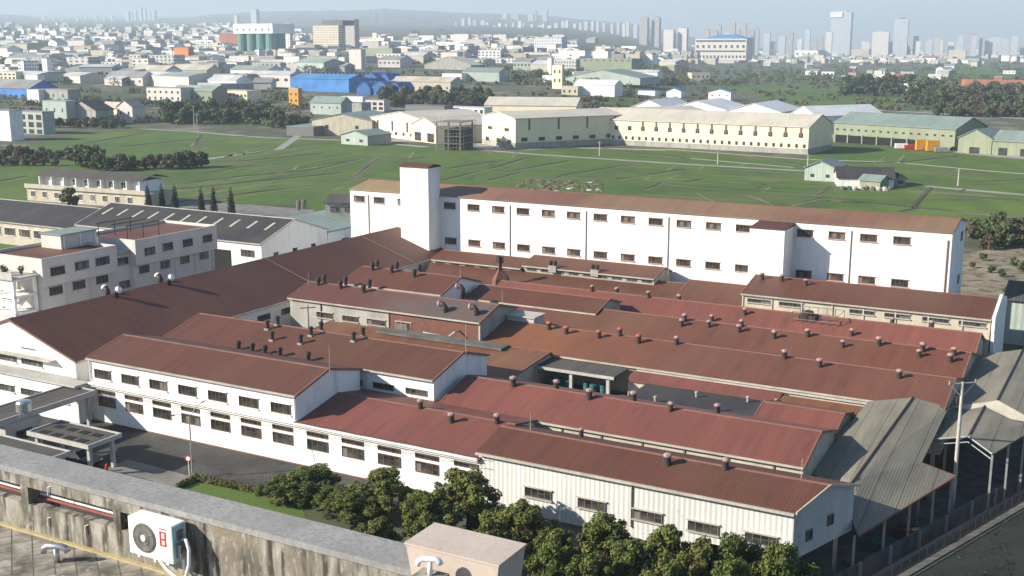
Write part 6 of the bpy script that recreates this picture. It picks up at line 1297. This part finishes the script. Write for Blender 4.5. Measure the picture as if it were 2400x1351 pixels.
cluster('slim pale apartment tower in the distant row below the hills, right of centre', 'pale apartment towers below the hills', 24, 1150, 1495, 48, 62, 5000, 5600, ['tower_c', 'far_w1', 'tower_a'], 7, 13)
cluster('hazy brownish tower of the cluster behind the blue-roofed block', 'brownish towers behind the blue-roofed block', 8, 1648, 1765, 50, 78, 3900, 4400, ['tower_b', 'tower_b', 'tower_c'], 14, 24)
cluster('hazy mid-rise block of the skyline left of the white skyscraper', 'mid-rise blocks left of the skyscraper', 10, 1765, 1950, 62, 98, 4000, 4700, ['tower_b', 'tower_c', 'tower_a'], 12, 24)
cluster('hazy mid-rise block between the two tallest skyline towers and right of them', 'mid-rise blocks by the tallest towers', 14, 2010, 2250, 80, 102, 4000, 4700, ['tower_a', 'tower_c', 'far_w2'], 10, 20)
cluster('grey-brown slab block of the dense group at the right end of the skyline', 'slab blocks at the right end of the skyline', 11, 2245, 2400, 76, 92, 4200, 4600, ['tower_b', 'tower_a'], 15, 24)
cluster('faint distant tower on the hazy horizon at upper left', 'faint towers at upper left', 7, 290, 360, 14, 30, 7500, 8500, ['tower_a'], 8, 13)
cluster('faint small tower on the far-left horizon', 'faint small towers far left', 8, 95, 280, 32, 44, 7500, 8500, ['tower_a', 'far_w1'], 5, 9)
tower('lone_tower', 'lone pale tower on the horizon above the dark green silos', 587, 608, 22, 5200, 'tower_a'); tower('lone_tower', 'small pale tower beside the lone one above the silos', 548, 560, 36, 5200, 'far_w1')
cluster('faint grey tower on the hillside just left of the pale apartment row', 'faint grey towers on the hillside', 6, 1064, 1145, 38, 52, 5800, 6300, ['tower_b', 'tower_a'], 9, 14)
cluster('hazy building on the low ridge above the pale apartment row', 'buildings on the low ridge', 6, 1165, 1285, 20, 36, 7000, 7600, ['tower_b', 'far_w2'], 10, 18)
# anonymous low buildings of the sprawl
zones = [('in the hazy far-left sprawl', -20, 680, 60, 120, 78, 1.0), ('in the nearer left sprawl', -20, 640, 120, 215, 62, 1.0), ('in the hazy sprawl above the blue factory', 690, 1260, 92, 172, 42, 0.9), ('in the sprawl left of the big blue-roofed block', 1260, 1640, 98, 200, 38, 0.7), ('in the hazy right-hand sprawl below the skyline', 1700, 2420, 117, 150, 62, 0.8), ('in the village fields at right', 1720, 2420, 150, 182, 16, 0.5)]
occupied = []
for zl, xa, xb, ya, yb, n, sz in zones:
    for i in range(n):
        x, y = rr.uniform(xa, xb), ya + (yb - ya) * rr.random() ** 1.25
        cname, wm = rr.choice([('white', 'white_wall'), ('pale grey', 'office_wall'), ('grey', 'grey_wall'), ('beige', 'beige_wall'), ('white', 'white_wall'), ('mint', 'wall_mint')])
        rname, rm, kd = rr.choice([('flat-roofed', 'froof_k', 'flat'), ('flat-roofed', 'froof_wt', 'flat'), ('grey-gabled', 'froof_k', 'gx'), ('white-roofed', 'froof_wt', 'gx'), ('green-roofed', 'froof_g', 'gx'), ('grey-gabled', 'froof_d', 'gy')])
        p = ground_at(x, y); Wm = rr.uniform(12, 42) * sz
        lb = '%s %s building %s' % (cname, rname, zl)
        w = px_per_m(p) * Wm * 0.87
        blk('low_building', lb, 'building', x, y, x + w, rr.uniform(4, 9.5), rr.uniform(12, 30), wm, rm, kd, hm=True, rise=rr.uniform(1.5, 3.5), yaw=YA + rr.choice([0, 0, 0.15, -0.3, 0.5]), group=lb.replace(' building ', ' buildings '), wins=((rr.randint(3, 6), 0.55, 0.4, 0.22),) if y > 125 and rr.random() < .45 else ())
# the rest of the town, beyond what one could count
def town(name, label, n, boxes, seed):
    rn = random.Random(seed); b = MB()
    for i in range(n):
        x0, x1, y0, y1 = rn.choice(boxes); p = ground_at(rn.uniform(x0, x1), y0 + (y1 - y0) * rn.random())
        a = YA + rn.choice([0, 0.2, -0.4]); W, D, h = rn.uniform(9, 34), rn.uniform(8, 20), rn.choice([4, 5, 7, 9, 12]) * rn.uniform(.8, 1.2)
        c, s = Vector((math.cos(a), math.sin(a), 0)), Vector((-math.sin(a), math.cos(a), 0))
        q = [p, p + c * W, p + c * W + s * D, p + s * D]
        wl = rn.choice(['white_wall', 'office_wall', 'office_wall', 'beige_wall', 'grey_wall', 'far_w1', 'far_w2', 'far_w3']); rf = rn.choice(['froof_k', 'froof_wt', 'froof_k', 'froof_g', 'froof_c', 'froof_r'] if rn.random() < .4 else ['froof_k', 'froof_wt'])
        b.solid([[v - Vector((0, 0, 2)) for v in q], [v + Vector((0, 0, h)) for v in q]], wl)
        b.solid([[v + Vector((0, 0, h + .02)) for v in q], [v.lerp((q[0] + q[2]) / 2, .0) + Vector((0, 0, h + .5)) for v in q]], rf)
        if rn.random() < .35: m = p + c * W * .3 + s * D * .4; b.box(m.x, m.y, m.z + h + .5, m.x + 3, m.y + 3, m.z + h + 3, wl)
    o = b.build(name); struct(o, 'stuff'); o['label'] = label; o['category'] = 'town'
town('far_town', 'dense carpet of small pale buildings in the hazy left and centre distance', 950, [(-30, 700, 58, 110), (-30, 700, 80, 175), (650, 1300, 88, 150)], 71)
town('far_town', 'dense carpet of small pale buildings below the skyline at right', 650, [(1640, 2430, 113, 130), (1300, 2430, 118, 150)], 72)
# woods and scrub of the plain, too many to count
def woods(name, label, n, box, size, mat, seed, h=(3, 7), quads=30, reject=None):
    rn = random.Random(seed); cl = []
    for i in range(n):
        x, y = rn.uniform(box[0], box[1]), box[2] + (box[3] - box[2]) * rn.random()
        if reject and reject(x, y): continue
        p = ground_at(x, y); hh = rn.uniform(*h) * 1.0
        for k in range(rn.randint(2, 6)): cl.append((p.x + rn.gauss(0, hh * 1.6), p.y + rn.gauss(0, hh), p.z + hh * 0.45 * rn.random() + hh * .2, hh * rn.uniform(.4, .7)))
    me = leaf_mesh(name, cl, len(cl) * quads, size, mat, seed=seed, core=0.55); o = link(name, me); struct(o, 'stuff'); o['label'] = label; o['category'] = 'woodland'
woods('woodland', 'dark hazy woods and hedges between the buildings of the left sprawl', 230, (-60, 1300, 62, 200), 1.3, 'leaf_dark', 61, (3, 7))
woods('woodland', 'dark hazy woods and hedges between the buildings of the right-hand plain', 420, (1250, 2460, 122, 205), 1.3, 'leaf_dark', 62, (3, 6.5))
woods('scrubland', 'brownish scrub around the meadows behind the yellow factory', 220, (1100, 2460, 195, 262), 0.8, 'leaf_brown', 63, (1.2, 3.0), 24)
woods('scrubland', 'low dark scrub in front of the left sprawl', 200, (-40, 720, 215, 296), 0.7, 'leaf_dark', 64, (1.5, 4.0), 26)
# utility poles in the fields
for i, (x, y, h_) in enumerate(((1405, 366, 34), (1682, 386, 30), (1893, 388, 26), (2245, 436, 40), (456, 306, 58), (463, 308, 40), (254, 288, 22), (1940, 290, 40), (1105, 300, 30))):
    p = ground_at(x, y); hh = h_ / px_per_m(p)
    t = thing('field_pole', ('pole by the field road right of the scaffolded shell', 'pole by the field road before the middle of the yellow factory', 'pole by the field path before the right end of the yellow factory', 'tall pole in the paddies right of the farmhouse', 'taller of two poles at the left paddies tree belt', 'shorter of two poles at the left paddies tree belt', 'white post at the back-left edge of the paddies', 'pole behind the long green loading hall', 'pole behind the yellow factory wing')[i], 'utility pole', p)
    b = MB(); b.tube([(0, 0, 0), (0, 0, hh)], [0.22, 0.14], 'pale_concrete', 6); b.build('pole', t); b = MB(); b.tube([(-1, 0, hh - .4), (1, 0, hh - .4)], 0.08, 'pale_concrete', 5); b.build('crossarm', t)
# ------------------------------------------------------------------ the air
vm = bpy.data.materials.new('haze'); vm.use_nodes = True; nt = vm.node_tree; nt.nodes.clear()
ou = nt.nodes.new('ShaderNodeOutputMaterial'); pv = nt.nodes.new('ShaderNodeVolumePrincipled'); nt.links.new(pv.outputs[0], ou.inputs['Volume'])
pv.inputs['Color'].default_value = (0.72, 0.87, 1.0, 1); pv.inputs['Density'].default_value = HAZE; pv.inputs['Anisotropy'].default_value = 0.1
M['haze'] = vm
b = MB(); b.box(-16000, -400, -6.5, 16000, 14500, 430, 'haze'); o = b.build('haze'); struct(o, 'stuff')
